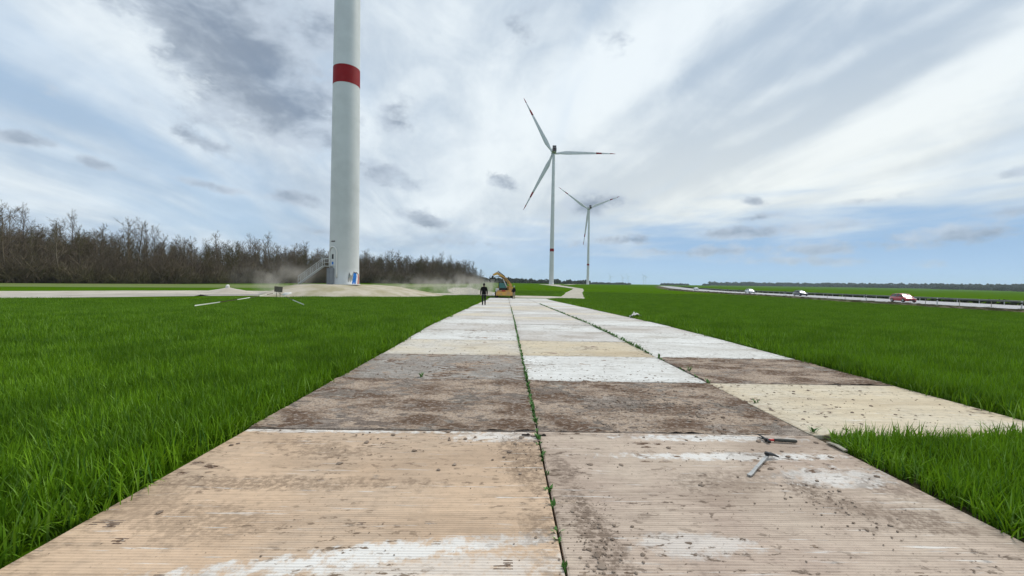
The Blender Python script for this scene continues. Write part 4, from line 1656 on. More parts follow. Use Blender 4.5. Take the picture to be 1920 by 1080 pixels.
# thin fence stakes along the verge
STK = ['nearest left of the red car', 'right of the red car, left of the white marker post', 'just right of the white marker post', 'nearest the right picture edge', 'second left of the red car', 'between the dark car and the red car, farthest']
stk = [(1606, 78), (1732, 60), (1786, 55), (1849, 51), (1560, 84), (1470, 100)]
for i, (px_, Yd) in enumerate(stk):
    x = road_x(Yd) - 3.6
    mb = MB()
    mb.tube([(0, 0, 0), (0.03, 0.02, 1.0)], [0.035, 0.03], 6)
    o = mb.build('wooden_stake', M['batten'], None, (x, Yd, gz(x, Yd)))
    tag(o, 'thin grey verge stake, ' + STK[i], 'stake', 'stakes along the verge')
# dry grass and low brush on the verge
PV = []
for i in range(520):
    Yd = 30 + 200 * rh.random() ** 1.3
    x = road_x(Yd) + rh.uniform(-10.5, -1.0)
    PV.append((x, Yd, gz(x, Yd), rh.uniform(0, 6.28), rh.uniform(.05, .12), rh.randrange(2)))
M['dry'] = mat('dry_grass', (0.14, 0.115, 0.06), 0.9, 0.1, col2=(0.09, 0.10, 0.04), vscale=.5)
scatter('verge_growth', PV, [brush(70, 140, 3.2, 3.0, M['dry']), brush(71, 140, 3.0, 3.0, M['brush'])], label='dry brown growth on the verge before the motorway', cat='verge growth')


# ------------------------------------------------------------------ cars
def car(name, label, loc, rz, paint, kind='hatch'):
    root = empty(name, loc, rz, label, 'car', 'cars on the motorway')
    # x forward; stations: x, z_low, z_belt, half width
    if kind == 'hatch':
        st = [(-2.08, .42, .80, .70), (-2.0, .28, .92, .82), (-1.6, .22, .96, .88), (-0.9, .20, .95, .89), (0, .20, .93, .89), (0.8, .20, .92, .89), (1.35, .22, .84, .87), (1.85, .26, .72, .80), (2.08, .36, .60, .66)]
        roof = [(-2.0, .92, .70), (-1.72, 1.30, .60), (-1.2, 1.44, .58), (-0.3, 1.48, .58), (0.3, 1.42, .57), (0.75, 1.20, .62), (1.15, .92, .70)]
    else:
        st = [(-2.3, .42, .82, .70), (-2.2, .28, .94, .84), (-1.6, .22, .96, .90), (-0.9, .20, .95, .91), (0, .20, .93, .91), (0.9, .20, .92, .91), (1.5, .22, .84, .89), (2.05, .26, .72, .82), (2.3, .36, .60, .68)]
        roof = [(-2.15, .94, .70), (-1.75, 1.25, .60), (-1.3, 1.40, .58), (-0.3, 1.45, .58), (0.4, 1.38, .57), (0.9, 1.15, .62), (1.3, .90, .70)]
    mb = MB()
    mb.smooth = True
    vs, fs = [], []
    for (x, zl, zb, w) in st:
        zm = (zl + zb) / 2
        ring = [(-w * .80, zl), (-w, zl + .10), (-w * 1.0, zm), (-w * .97, zb - .06), (-w * .84, zb), (0, zb + .03), (w * .84, zb), (w * .97, zb - .06), (w, zm), (w, zl + .10), (w * .80, zl)]
        vs += [(x, y, z) for y, z in ring]
    n = 11
    for i in range(len(st) - 1):
        for k in range(n):
            k2 = (k + 1) % n
            fs.append((i * n + k, i * n + k2, (i + 1) * n + k2, (i + 1) * n + k))
    fs += [tuple(range(n)), tuple((len(st) - 1) * n + k for k in range(n))]
    mb.add(vs, fs)
    body = mb.build('body', M[paint], root, fix=True)
    # roof shell and pillars
    mb = MB()
    mb.smooth = True
    vs, fs = [], []
    rr = roof[1:-1]
    for (x, z, w) in rr:
        vs += [(x, -w, z - .05), (x, -w * .85, z), (x, 0, z + .02), (x, w * .85, z), (x, w, z - .05)]
    for i in range(len(rr) - 1):
        for k in range(4):
            fs.append((i * 5 + k, i * 5 + k + 1, (i + 1) * 5 + k + 1, (i + 1) * 5 + k))
    mb.add(vs, fs)
    mb.smooth = False
    for s in (-1, 1):
        for (xa, za, wa), (xb, zb, wb) in ((roof[0], roof[1]), (roof[1], roof[2]), (roof[-1], roof[-2]), (roof[-2], roof[-3])):
            mb.tube([(xa, s * (wa + .02), za), (xb, s * (wb + .01), zb - .04)], 0.045, 5)
        mb.tube([(-0.35, s * .80, .93), (-0.35, s * .60, 1.42)], 0.045, 5)
    mb.build('roof', M[paint], root, fix=True)
    # glass
    for s in (-1, 1):
        for (lo, hi) in ((1, 3), (3, 5)):
            mb = MB()
            top_ = [(x, s * w, z - .06) for x, z, w in roof[lo:hi + 1]]
            bot = [(x, s * .80, .93) for x, z, w in reversed(roof[lo:hi + 1])]
            k = len(top_)
            for i in range(k - 1):
                mb.add([top_[i], top_[i + 1], bot[k - 2 - i], bot[k - 1 - i]], [(0, 1, 2, 3)])
            mb.build('side_window', M['glass_dark'], root)
    mb = MB()
    for a, b in ((roof[-1], roof[-2]), (roof[-2], roof[-3])):
        mb.add([(a[0], -a[2], a[1]), (a[0], a[2], a[1]), (b[0], b[2], b[1] - .03), (b[0], -b[2], b[1] - .03)], [(0, 1, 2, 3)])
    mb.build('windscreen', M['glass_dark'], root)
    mb = MB()
    for a, b in ((roof[0], roof[1]), (roof[1], roof[2])):
        mb.add([(a[0], -a[2], a[1]), (a[0], a[2], a[1]), (b[0], b[2], b[1] - .03), (b[0], -b[2], b[1] - .03)], [(0, 1, 2, 3)])
    mb.build('rear_window', M['glass_dark'], root)
    L = st[-1][0]
    for sx_ in (-1, 1):
        for sy_ in (-1, 1):
            mt = Matrix.Translation((sx_ * L * .63, sy_ * .80, .33)) @ Matrix.Rotation(R(90), 4, 'X')
            mb = MB()
            mb.smooth = True
            mb.lathe([(.20, -.10), (.31, -.11), (.33, -.06), (.33, .06), (.31, .11), (.20, .10)], 20, mt)
            wl = mb.build('wheel', M['rubber'], root)
            mb = MB()
            mb.lathe([(.0, -.112), (.20, -.105), (.20, .105), (.0, .112)], 14, mt)
            mb.build('rim', M['rim'], wl)
    for s in (-1, 1):
        mb = MB()
        mb.box((L - .14, s * .56, .68), (.22, .26, .13), bev=.03)
        mb.build('headlight', M['lamp_white'], root)
        mb = MB()
        mb.box((-L + .06, s * .62, .84), (.12, .18, .16), bev=.03)
        mb.build('tail_light', M['lamp_red'], root)
        mb = MB()
        mb.box((.72, s * 1.0, 1.0), (.12, .18, .13), bev=.03)
        mb.build('mirror', M[paint], root)
    mb = MB()
    mb.box((L - .03, 0, .42), (.08, .9, .2), bev=.02)
    mb.build('grille', M['black_steel'], root)
    return root


def on_road(px_, Yd, off):
    x = road_x(Yd) + off
    return (x, Yd, gz(x, Yd) + 0.115)


def road_dir(y):
    return math.atan2(4.0, road_x(y + 4) - road_x(y))


car('car', 'red hatchback driving on the motorway', on_road(0, 71, 2.2), road_dir(71) + PI, 'car_red', 'hatch')
car('car', 'dark car with pale windows driving behind the red car', on_road(0, 110, 4.6), road_dir(112) + PI, 'car_dark', 'hatch')
car('car', 'white car driving behind the dark car on the motorway', on_road(0, 141, 5.0), road_dir(150) + PI, 'car_white', 'hatch')
car('car', 'tiny far white car where the motorway meets the horizon', on_road(0, 205, 4.0), road_dir(290) + PI, 'car_white', 'sedan')


# ------------------------------------------------------------------ people
def person(label, loc, rz, height, stride, mats_by_z, hair_mat, name='person', arm=0.0, cap_mat=None):
    """one continuous skinned body; facing local +y"""
    J, E, Rd = {}, [], {}

    def j(n, p, r, par=None):
        J[n] = Vector(p)
        Rd[n] = r
        if par:
            E.append((par, n))
    j('pelvis', (0, 0, .95), (.17, .125))
    j('waist', (0, 0.01, 1.08), (.165, .125), 'pelvis')
    j('chest', (0, 0.0, 1.30), (.195, .145), 'waist')
    j('neck0', (0, -.01, 1.46), (.075, .07), 'chest')
    j('neck1', (0, 0.01, 1.53), (.055, .055), 'neck0')
    j('head', (0, 0.025, 1.61), (.078, .090), 'neck1')
    j('crown', (0, 0.02, 1.70), (.070, .082), 'head')
    for s, sg in (('l', -1), ('r', 1)):
        f = stride * sg
        j('hip' + s, (sg * .095, 0, .90), (.108, .108), 'pelvis')
        j('knee' + s, (sg * .10, f * .16 + .03, .50), (.078, .078), 'hip' + s)
        j('ankle' + s, (sg * .10, f * .30 - .03, .10 + (.04 if f < 0 else 0)), (.058, .058), 'knee' + s)
        j('heel' + s, (sg * .105, f * .30 - .02, .05 + (.03 if f < 0 else 0)), (.042, .045), 'ankle' + s)
        j('toe' + s, (sg * .125, f * .30 + .16, .035), (.042, .032), 'heel' + s)
        g = -f
        j('sh' + s, (sg * .185, 0, 1.40), (.082, .082), 'chest')
        j('el' + s, (sg * .245, g * .12 - .03 + arm * .06, 1.13), (.066, .066), 'sh' + s)
        j('wr' + s, (sg * .255, g * .22 + .06 + arm * .2, .90 + arm * .1), (.044, .044), 'el' + s)
        w = J['wr' + s]
        j('pa' + s, (w.x, w.y + .02, w.z - .07), (.020, .036), 'wr' + s)
        for k, (dy, ln) in enumerate(((-.030, .060), (-.010, .075), (.010, .072), (.030, .062))):
            j('f%d' % k + s, (w.x - sg * .004, w.y + .03 + dy, w.z - .07 - ln * .6), (.0095, .0095), 'pa' + s)
            j('g%d' % k + s, (w.x - sg * .016, w.y + .04 + dy, w.z - .07 - ln), (.0085, .0085), 'f%d' % k + s)
        j('t0' + s, (w.x - sg * .012, w.y + .055, w.z - .045), (.011, .011), 'pa' + s)
        j('t1' + s, (w.x - sg * .016, w.y + .075, w.z - .080), (.009, .009), 't0' + s)
    names = list(J)
    idx = {n: i for i, n in enumerate(names)}
    me = bpy.data.meshes.new(name)
    me.from_pydata([tuple(J[n]) for n in names], [(idx[a], idx[b]) for a, b in E], [])
    tmp = bpy.data.objects.new('tmp_body', me)
    COL.objects.link(tmp)
    tmp.modifiers.new('skin', 'SKIN')
    for n in names:
        sv = me.skin_vertices[0].data[idx[n]]
        sv.radius = Rd[n]
        sv.use_root = (n == 'pelvis')
    sb = tmp.modifiers.new('sub', 'SUBSURF')
    sb.levels = sb.render_levels = 2
    dg = bpy.context.evaluated_depsgraph_get()
    ev = tmp.evaluated_get(dg)
    m2 = bpy.data.meshes.new_from_object(ev)
    bpy.data.objects.remove(tmp)
    m2.name = name
    m2.materials.clear()
    mats_ = []
    for z, mm in mats_by_z:
        mats_.append(mm)
        m2.materials.append(mm)
    m2.materials.append(M['skin'])
    sk_i = len(mats_)
    hand_z = J['wrl'].z
    for p in m2.polygons:
        c = p.center
        k = 0
        for i, (z, mm) in enumerate(mats_by_z):
            if c.z >= z:
                k = i
        if abs(c.x) > .215 and c.z < 1.42:
            k = len(mats_by_z) - 1
            for s in ('l', 'r'):
                if (c.x > 0) == (s == 'r') and c.z < J['wr' + s].z + .0:
                    k = sk_i
        if c.z > 1.52 and abs(c.x) < .15:
            k = sk_i
        p.material_index = k
        p.use_smooth = True
    sc_ = height / 1.77
    o = link(name, m2, None, loc)
    o.rotation_euler = (0, 0, rz)
    o.scale = (sc_,) * 3
    tag(o, label, 'person')
    # hair (or hood) and face
    mb = MB()
    mb.smooth = True
    vs, fs = [], []
    for i in range(9):
        th = PI * 0.78 * i / 8
        for k in range(14):
            a = 2 * PI * k / 14
            front = max(0.0, math.sin(a))
            t2 = th * (1 - .42 * front)
            vs.append((.094 * math.sin(t2) * math.cos(a), .005 + .112 * math.sin(t2) * math.sin(a), 1.655 + .125 * math.cos(t2)))
    for i in range(8):
        for k in range(14):
            k2 = (k + 1) % 14
            fs.append((i * 14 + k, (i + 1) * 14 + k, (i + 1) * 14 + k2, i * 14 + k2))
    mb.add(vs, fs)
    mb.build('hair', hair_mat, o)
    mb = MB()
    mb.smooth = True
    mb.tube([(0, .105, 1.66), (0, .128, 1.625), (0, .112, 1.612)], [.010, .016, .010], 6)
    mb.build('nose', M['skin'], o)
    for s in (-1, 1):
        mb = MB()
        mb.lathe([(0, -.012), (.011, -.006), (.012, 0), (.011, .006), (0, .012)], 8, Matrix.Translation((s * .034, .100, 1.665)))
        mb.build('eye', M['dark'], o)
        mb = MB()
        mb.box((s * .094, .01, 1.645), (.02, .04, .06), bev=.008)
        mb.build('ear', M['skin'], o)
    mb = MB()
    mb.box((0, .108, 1.585), (.045, .012, .012), bev=.004)
    mb.build('mouth', M['mural_red'], o)
    if cap_mat:
        mb = MB()
        mb.smooth = True
        mb.lathe([(.118, 1.69), (.125, 1.70), (.118, 1.75), (.085, 1.80), (0, 1.82)], 16)
        mb.box((0, .15, 1.70), (.15, .12, .015), bev=.005)
        mb.build('cap', cap_mat, o)
    return o


wy_ = 33.2
pw = at_y(907, 575, wy_)
person('person in black hooded jacket and dark trousers walking along the slabs', (pw.x, wy_, slab_z(wy_) - .005), R(4), 1.78, 0.55,
       [(-1, M['boots']), (.085, M['dark_trousers']), (.84, M['hem']), (.885, M['black_cloth'])], M['hair'])
wy2 = 60.2
pw2 = at_y(963.5, 560, wy2)
person('person in dark top, khaki trousers and pale cap standing beside the yellow machine', (pw2.x, wy2, gz(pw2.x, wy2) + .03), R(150), 1.85, 0.15,
       [(-1, M['boots']), (.085, M['khaki']), (.9, M['black_cloth'])], M['hair'], arm=0.8, cap_mat=M['cap'])


# ------------------------------------------------------------------ yellow machine
MY = 65.0
mc_ = at_y(945.5, 558, MY)
mach = empty('wheeled_excavator', (mc_.x, MY, gz(mc_.x, MY) + 0.05), R(0), 'dusty yellow wheeled machine with raised boom at the end of the slabs', 'excavator')


mach.scale = (1.14, 1.0, 1.06)


def mp(name, m, fn, parent=None, smooth=False):
    mb = MB()
    mb.smooth = smooth
    fn(mb)
    return mb.build(name, m, parent or mach, fix=True)


def _ch(mb):
    mb.box((0, .2, .72), (1.5, 3.6, .42), bev=.06)
    mb.box((0, -1.6, .95), (1.9, .5, .3), bev=.05)


mp('chassis', M['yellow'], _ch)
mp('dozer_blade', M['yellow'], lambda mb: (mb.box((0, -2.05, .62), (2.2, .10, .55), Matrix.Rotation(R(8), 3, 'X'), bev=.02), mb.box((-.55, -1.8, .65), (.12, .5, .2)), mb.box((.55, -1.8, .65), (.12, .5, .2))))
for sx_ in (-1, 1):
    for yy in (-1.25, 1.45):
        mt = Matrix.Translation((sx_ * 1.02, yy, .5)) @ Matrix.Rotation(R(90), 4, 'Y')
        mb = MB()
        mb.smooth = True
        mb.lathe([(.26, -.2), (.44, -.22), (.5, -.14), (.5, .14), (.44, .22), (.26, .2)], 20, mt)
        for k in range(16):
            a = 2 * PI * k / 16
            mb.box((sx_ * 1.02, yy + .5 * math.cos(a), .5 + .5 * math.sin(a)), (.40, .09, .05), Matrix.Rotation(a, 3, 'X'))
        wl = mb.build('wheel', M['rubber'], mach)
        mb = MB()
        mb.lathe([(0, -.15), (.26, -.12), (.26, .12), (0, .15)], 14, mt)
        mb.build('rim', M['yellow'], wl)
mp('engine_body', M['yellow'], lambda mb: (mb.box((.1, 1.0, 1.35), (2.1, 1.7, .75), bev=.12), mb.box((.85, -.3, 1.25), (.6, 1.2, .5), bev=.06)))
mp('counterweight', M['machine_dark'], lambda mb: mb.box((.1, 1.9, 1.2), (2.0, .3, .8), bev=.1))


def _cab(mb):
    for x in (-.75, .32):
        for y in (-.85, .25):
            mb.box((x, y, 1.62), (.08, .08, 1.16))
    mb.box((-.215, -.3, 2.22), (1.22, 1.25, .09), bev=.03)
    mb.box((-.215, -.3, 1.06), (1.18, 1.2, .10), bev=.02)
    mb.box((-.215, -.86, 1.25), (1.05, .05, .34))


cab = mp('cab', M['machine_dark'], _cab)
mp('front_window', M['teal_glass'], lambda mb: mb.box((-.215, -.85, 1.79), (.98, .03, .74)), cab)
mp('side_window', M['teal_glass'], lambda mb: mb.box((-.75, -.3, 1.75), (.03, 1.0, .8)), cab)
mp('side_window', M['teal_glass'], lambda mb: mb.box((.32, -.3, 1.75), (.03, 1.0, .8)), cab)


def beam(mb, p, q, w0, w1, h0, h1):
    p, q = Vector(p), Vector(q)
    t = (q - p).normalized()
    s = Vector((0, 1, 0))
    u = t.cross(s).normalized()
    vs = []
    for c, w, h in ((p, w0, h0), (q, w1, h1)):
        for a, b in ((-1, -1), (1, -1), (1, 1), (-1, 1)):
            vs.append(c + s * a * w / 2 + u * b * h / 2)
    mb.add(vs, [(0, 1, 2, 3), (4, 5, 6, 7), (0, 1, 5, 4), (1, 2, 6, 5), (2, 3, 7, 6), (3, 0, 4, 7)])


mp('boom', M['yellow'], lambda mb: (beam(mb, (.95, -.55, 1.75), (.1, -.75, 2.75), .30, .30, .34, .46), beam(mb, (.12, -.75, 2.74), (-.95, -.95, 3.55), .30, .26, .44, .34)))
mp('stick', M['yellow'], lambda mb: (beam(mb, (-.85, -.95, 3.60), (-1.55, -1.0, 3.28), .24, .22, .40, .26),))
mp('boom_cylinder', M['steel'], lambda mb: (mb.tube([(.35, -1.0, 1.5), (-.1, -1.05, 2.5)], .055, 8), mb.tube([(-.05, -1.05, 2.4), (-.25, -1.05, 2.85)], .035, 8)), smooth=True)
mp('stick_cylinder', M['machine_dark'], lambda mb: (mb.tube([(.05, -.8, 3.1), (-.9, -1.0, 3.86)], .06, 8),), smooth=True)


def _gr(mb):
    mb.box((-1.6, -1.0, 3.02), (.26, .26, .35), bev=.04)
    mb.box((-1.6, -1.0, 2.78), (.75, .45, .12), bev=.03)
    for s in (-1, 1):
        mb.tube([(-1.6 + s * .34, -1.0, 2.78), (-1.6 + s * .42, -1.0, 2.5), (-1.6 + s * .24, -1.0, 2.26)], [.07, .06, .03], 6)
    mb.tube([(-1.85, -1.0, 3.2), (-2.0, -1.0, 3.0), (-1.7, -1.0, 2.7)], .03, 6)


mp('grapple', M['machine_dark'], _gr)
for x in (-1.45, .55):
    mp('work_lamp', M['lamp_white'], lambda mb, x=x: mb.lathe([(.0, -.05), (.14, -.04), (.16, .03), (.10, .09), (0, .10)], 12, Matrix.Translation((x, -1.95, .55 + (.0 if x < 0 else .1))) @ Matrix.Rotation(R(90), 4, 'X')))
mp('lamp_bracket', M['machine_dark'], lambda mb: mb.box((-1.2, -1.88, .62), (.5, .06, .08)))
mp('warning_plate', M['lamp_red'], lambda mb: mb.box((-.1, -2.02, 1.02), (.5, .03, .16)))
mp('exhaust', M['machine_dark'], lambda mb: mb.tube([(.8, 1.2, 1.7), (.8, 1.2, 2.3)], .06, 8))


mp('seat_cover', M['handle_red'], lambda mb: mb.box((-.2, -.1, 1.45), (.5, .4, .6), bev=.08))
mp('hood_panel', M['white_bag'], lambda mb: mb.box((-.95, -1.2, 1.15), (.45, .8, .5), bev=.05))
mp('step', M['machine_dark'], lambda mb: (mb.box((-1.1, -.4, .62), (.35, .8, .05)), mb.box((-1.1, -.4, .95), (.3, .7, .04))))
for (dx_, dz_) in ((.12, .0), (-.12, .03)):
    mp('hose', M['rubber'], lambda mb: mb.tube([(.5 + dx_, -1.0, 2.0), (.2 + dx_, -1.15, 2.65 + dz_), (-.5 + dx_, -1.2, 3.05 + dz_), (-1.3 + dx_, -1.15, 3.0)], .03, 6), smooth=True)
# slabs already lifted, stacked beside the machine
for k in range(4):
    o = link('loose_slab', meshes[(0, ('grey', 'white', 'tan', 'grey')[k])], None, (mc_.x - 2.6 + .08 * math.sin(k * 2.1), 69.5 + .1 * math.cos(k * 3.3), gz(-3, 69.5) + .10 + .075 * k))
    o.rotation_euler = (0, 0, R(82 + 5 * math.sin(k * 5.0)))
    tag(o, 'lifted slab %s of the stack left of the yellow machine' % ('at the bottom', 'second from the bottom', 'second from the top', 'on top')[k], 'slab', 'lifted slabs')

# ------------------------------------------------------------------ tools on the slab
def ground_pt(px_, py_, z):
    d = ray(px_, py_)
    t = (z - CAM_Z) / d.z
    return Vector((d.x * t, d.y * t, z))


zt = 0.042
hp = ground_pt(1460, 829, zt)
ham = empty('hammer', (hp.x, hp.y, zt), R(-6), 'claw hammer with red neck and dark grip lying at the slab edge', 'hammer')
mb = MB()
mb.smooth = True
mb.tube([(-.045, 0, .018), (.02, 0, .019), (.10, 0, .018), (.150, 0, .017), (.165, 0, .017)], [.0125, .0165, .0155, .0165, .012], 10)
mb.build('grip', M['handle_grip'], ham)
mb = MB()
mb.smooth = True
mb.tube([(-.10, 0, .017), (-.04, 0, .018)], [.0095, .0110], 10)
mb.build('shaft', M['handle_red'], ham)
mb = MB()
mb.box((-.113, 0, .017), (.032, .034, .030), bev=.004)
mb.smooth = True
mb.tube([(-.113, -.015, .017), (-.112, -.040, .017), (-.112, -.052, .017)], [.013, .012, .0165], 10)
hd_ = mb.build('head', M['black_steel'], ham)
mb = MB()
for s in (-1, 1):
    pts = [(-.113, .015, .017), (-.118, .045, .017 + s * .006), (-.132, .078, .017 + s * .011), (-.150, .100, .017 + s * .012)]
    mb.tube(pts, [.011, .009, .006, .003], 6)
mb.build('claw', M['black_steel'], hd_)

bp0 = ground_pt(1408, 893, zt)
bp1 = ground_pt(1440, 858, zt)
bar_dir = (bp1 - bp0)
Lb = bar_dir.length
bar = empty('wrecking_bar', (bp0.x, bp0.y, zt), math.atan2(bar_dir.y, bar_dir.x), 'flat steel wrecking bar with black forked claw lying on the slab', 'wrecking bar')


def flat_bar(mb, pts, wid, th):
    n = len(pts)
    vs, fs = [], []
    for i, (x, y, z, k) in enumerate(pts):
        a = Vector(pts[max(i - 1, 0)][:3])
        b = Vector(pts[min(i + 1, n - 1)][:3])
        t = (b - a).normalized()
        s = Vector((-t.y, t.x, 0)).normalized()
        u = t.cross(s)
        c = Vector((x, y, z))
        for (p, q) in ((-1, -1), (1, -1), (1, 1), (-1, 1)):
            vs.append(c + s * p * wid * k / 2 - u * q * th / 2)
    for i in range(n - 1):
        for k in range(4):
            k2 = (k + 1) % 4
            fs.append((i * 4 + k, i * 4 + k2, (i + 1) * 4 + k2, (i + 1) * 4 + k))
    fs += [(0, 1, 2, 3), tuple((n - 1) * 4 + k for k in range(4))]
    mb.add(vs, fs)


mb = MB()
flat_bar(mb, [(-.012, 0.012, .006, 1.25), (.03, 0.004, .010, 1.15), (.06, 0, .018, 1.0), (.12, 0, .022, .92), (.20, 0, .022, .92), (Lb - .02, 0, .022, 1.0), (Lb, 0, .034, 1.05)], .026, .012)
b_ = mb.build('shank', M['bar_steel'], bar, fix=True)
mb = MB()
dirx = Matrix.Rotation(-math.atan2(bar_dir.y, bar_dir.x), 3, 'Z') @ Vector((1, .10, 0))
sidev = Vector((-dirx.y, dirx.x, 0))
q0 = Vector((Lb - .012, 0, .040))
for s in (-1, 1):
    a = q0 + sidev * s * .010 - dirx * .012
    b2 = q0 + dirx * .045 + sidev * s * .013 - Vector((0, 0, .008))
    c2 = q0 + dirx * .092 + sidev * s * .016 - Vector((0, 0, .026))
    mb.tube([a, b2, c2], [.015, .011, .006], 6)
mb.box(q0 - dirx * .004, (.040, .040, .022), bev=.004)
mb.build('claw', M['black_steel'], bar, fix=True)

# ------------------------------------------------------------------ things by the gravel yard
# gravel heaps
for (px_, py_, Yd, rx_, ry_, hh, lb) in [(428, 543, 62, 4.6, 2.8, .85, 'pale gravel heap with a white sack on top, left of the tower'),
                                         (520, 545, 58, 3.2, 2.0, .8, 'pale gravel heap behind the weathered board')]:
    p = at_y(px_, py_, Yd)
    mb = MB()
    mb.smooth = True
    vs, fs = [], []
    for i in range(9):
        f = i / 8
        for k in range(28):
            a = 2 * PI * k / 28
            w = 1 + .16 * mnoise.noise(Vector((math.cos(a) * 1.7, math.sin(a) * 1.7, i * .3 + px_)))
            z = hh * (1 - f) ** 1.15 * (1 + .12 * mnoise.noise(Vector((a * 2, f * 5, px_)))) - (.1 if i == 8 else 0)
            vs.append((rx_ * f * math.cos(a) * w, ry_ * f * math.sin(a) * w, z))
    for i in range(8):
        for k in range(28):
            k2 = (k + 1) % 28
            fs.append((i * 28 + k, i * 28 + k2, (i + 1) * 28 + k2, (i + 1) * 28 + k))
    mb.add(vs, fs)
    o = mb.build('gravel_heap', M['gravel'], None, (p.x, Yd, gz(p.x, Yd)), fix=True)
    tag(o, lb, 'gravel heap', 'gravel heaps')
    if px_ == 428:
        heap = (p.x, Yd, gz(p.x, Yd) + hh)


def lump(name, m, loc, size, seed, label, cat, group=None, sub=3, rough=.25):
    bm = bmesh.new()
    bmesh.ops.create_icosphere(bm, subdivisions=sub, radius=1)
    for v in bm.verts:
        d = 1 + rough * mnoise.fractal(v.co * 1.6 + Vector((seed, 0, 0)), 1.0, 2.0, 3)
        v.co = Vector((v.co.x * size[0] * d, v.co.y * size[1] * d, max(v.co.z, -.45) * size[2] * d))
    me = bpy.data.meshes.new(name)
    bm.to_mesh(me)
    bm.free()
    me.materials.append(m)
    me.polygons.foreach_set('use_smooth', [True] * len(me.polygons))
    o = link(name, me, None, loc)
    return tag(o, label, cat, group)


p = at_y(418, 530, 64)
lump('white_sack', M['white_bag'], (heap[0] - .1, heap[1], heap[2] + .02), (.30, .26, .36), 3, 'white sack on top of the gravel heap', 'sack')
p = at_y(541, 550, 52)
lump('rubble_pile', M['white_bag'], (p.x, 52, gz(p.x, 52) + .12), (.9, .5, .45), 8, 'small white rubble pile beside the weathered board', 'rubble')
# board on a stake with barrier tape running out of it
p = at_y(522, 556, 47)
bl = Vector((p.x, 47.0, gz(p.x, 47)))
bd = empty('sign_board', bl, R(-12), 'weathered brown board on a thin stake at the crop edge', 'board')
mb = MB()
mb.box((0, 0, 1.05), (1.05, .05, .62), Matrix.Rotation(R(4), 3, 'Y'), bev=.01)
mb.build('board', M['board'], bd)
for x in (-.32, .18):
    mb = MB()
    mb.tube([(x, .05, 0), (x * .8, .05, 1.2)], .03, 6)
    mb.build('stake', M['board'], bd)


def tape(label, pa, pb, sag, n, white_first=True):
    root = empty('barrier_tape', (pa.x, pa.y, pa.z), 0, label, 'barrier tape', 'barrier tapes over the crop')

    def pt(f):
        q = pa.lerp(pb, f)
        q.z -= sag * 4 * f * (1 - f)
        return q - pa
    for k in range(n):
        mb = MB()
        vs, fs = [], []
        S = 4
        for i in range(S + 1):
            q = pt((k + i / S) / n)
            tw_ = .5 * math.sin(k * 1.3 + i * .4)
            for s in (-1, 1):
                vs.append(q + Vector((0.012 * s * math.sin(tw_), 0.0, .024 * s)))
        for i in range(S):
            fs.append((2 * i, 2 * i + 1, 2 * i + 3, 2 * i + 2))
        mb.add(vs, fs)
        w = (k % 2 == 0) == white_first
        o = mb.build('white_stripe' if w else 'red_stripe', M['tape_white' if w else 'tape_red'], root)




def over_ground(px_, py_, h):
    Yd = 10.0
    while Yd < 200:
        p = at_y(px_, py_, Yd)
        if p.z < gz(p.x, Yd) + h:
            return p
        Yd += .1
    return p


pa = Vector((bl.x, bl.y - .1, bl.z + .70))
e1 = over_ground(365, 573, .42)
e2 = over_ground(570, 571, .42)
tape('white striped barrier tape slung over the crop, left of the board', e1, pa, .05, 7)
tape('white striped barrier tape slung over the crop, right of the board', e2, pa, .05, 4)
# drum
p = at_y(578, 549, 54)
dr = empty('drum', (p.x, 54, gz(p.x, 54)), 0, 'dark brown drum standing below the tower stairs', 'drum')
mb = MB()
mb.smooth = True
mb.lathe([(.30, 0), (.31, .02), (.30, .04), (.30, .30), (.315, .32), (.30, .34), (.30, .60), (.315, .62), (.30, .64), (.30, .9), (.31, .92), (.0, .925)], 22)
mb.build('barrel', M['drum'], dr)
mb = MB()
mb.lathe([(.27, .926), (.27, .945), (0, .95)], 22)
mb.build('lid', M['machine_dark'], dr)
# scrap of white sheeting at the crop edge on the right
p = ground_pt(1187, 596, -.05)
mb = MB()
mb.smooth = True
rg = random.Random(6)
G = 8
vs = [((i / G - .5) * .5 + .04 * rg.random(), (k / G - .5) * .35 + .04 * rg.random(), .22 + .16 * mnoise.noise(Vector((i * .5, k * .5, 3))) - .25 * abs(i / G - .5) + .05 * rg.random()) for i in range(G + 1) for k in range(G + 1)]
fs = [(i * (G + 1) + k, (i + 1) * (G + 1) + k, (i + 1) * (G + 1) + k + 1, i * (G + 1) + k + 1) for i in range(G) for k in range(G)]
mb.add(vs, fs)
o = mb.build('plastic_scrap', M['white_bag'], None, (p.x + .15, p.y + .1, gz(p.x, p.y)))
tag(o, 'crumpled white plastic scrap in the crop by the right track edge', 'plastic scrap')

# ------------------------------------------------------------------ weeds in the joints, clods, small bits
rj = random.Random(31)


def sprig(mb, base, h, n, spread, wid):
    for _ in range(n):
        az = rj.uniform(0, 2 * PI)
        L = h * rj.uniform(.5, 1.1)
        d = Vector((math.cos(az) * spread, math.sin(az) * spread, 1)).normalized()
        w = Vector((-math.sin(az), math.cos(az), 0)) * wid * rj.uniform(.6, 1.2)
        p0 = Vector(base) + Vector((rj.uniform(-.01, .01), rj.uniform(-.02, .02), -.01))
        p1 = p0 + d * L * .55
        d2 = (d + Vector((d.x, d.y, -.35)) * .8).normalized()
        p2 = p1 + d2 * L * .45
        mb.add([p0 - w * .4, p0 + w * .4, p1 + w, p1 - w, p2], [(0, 1, 2, 3), (3, 2, 4)])


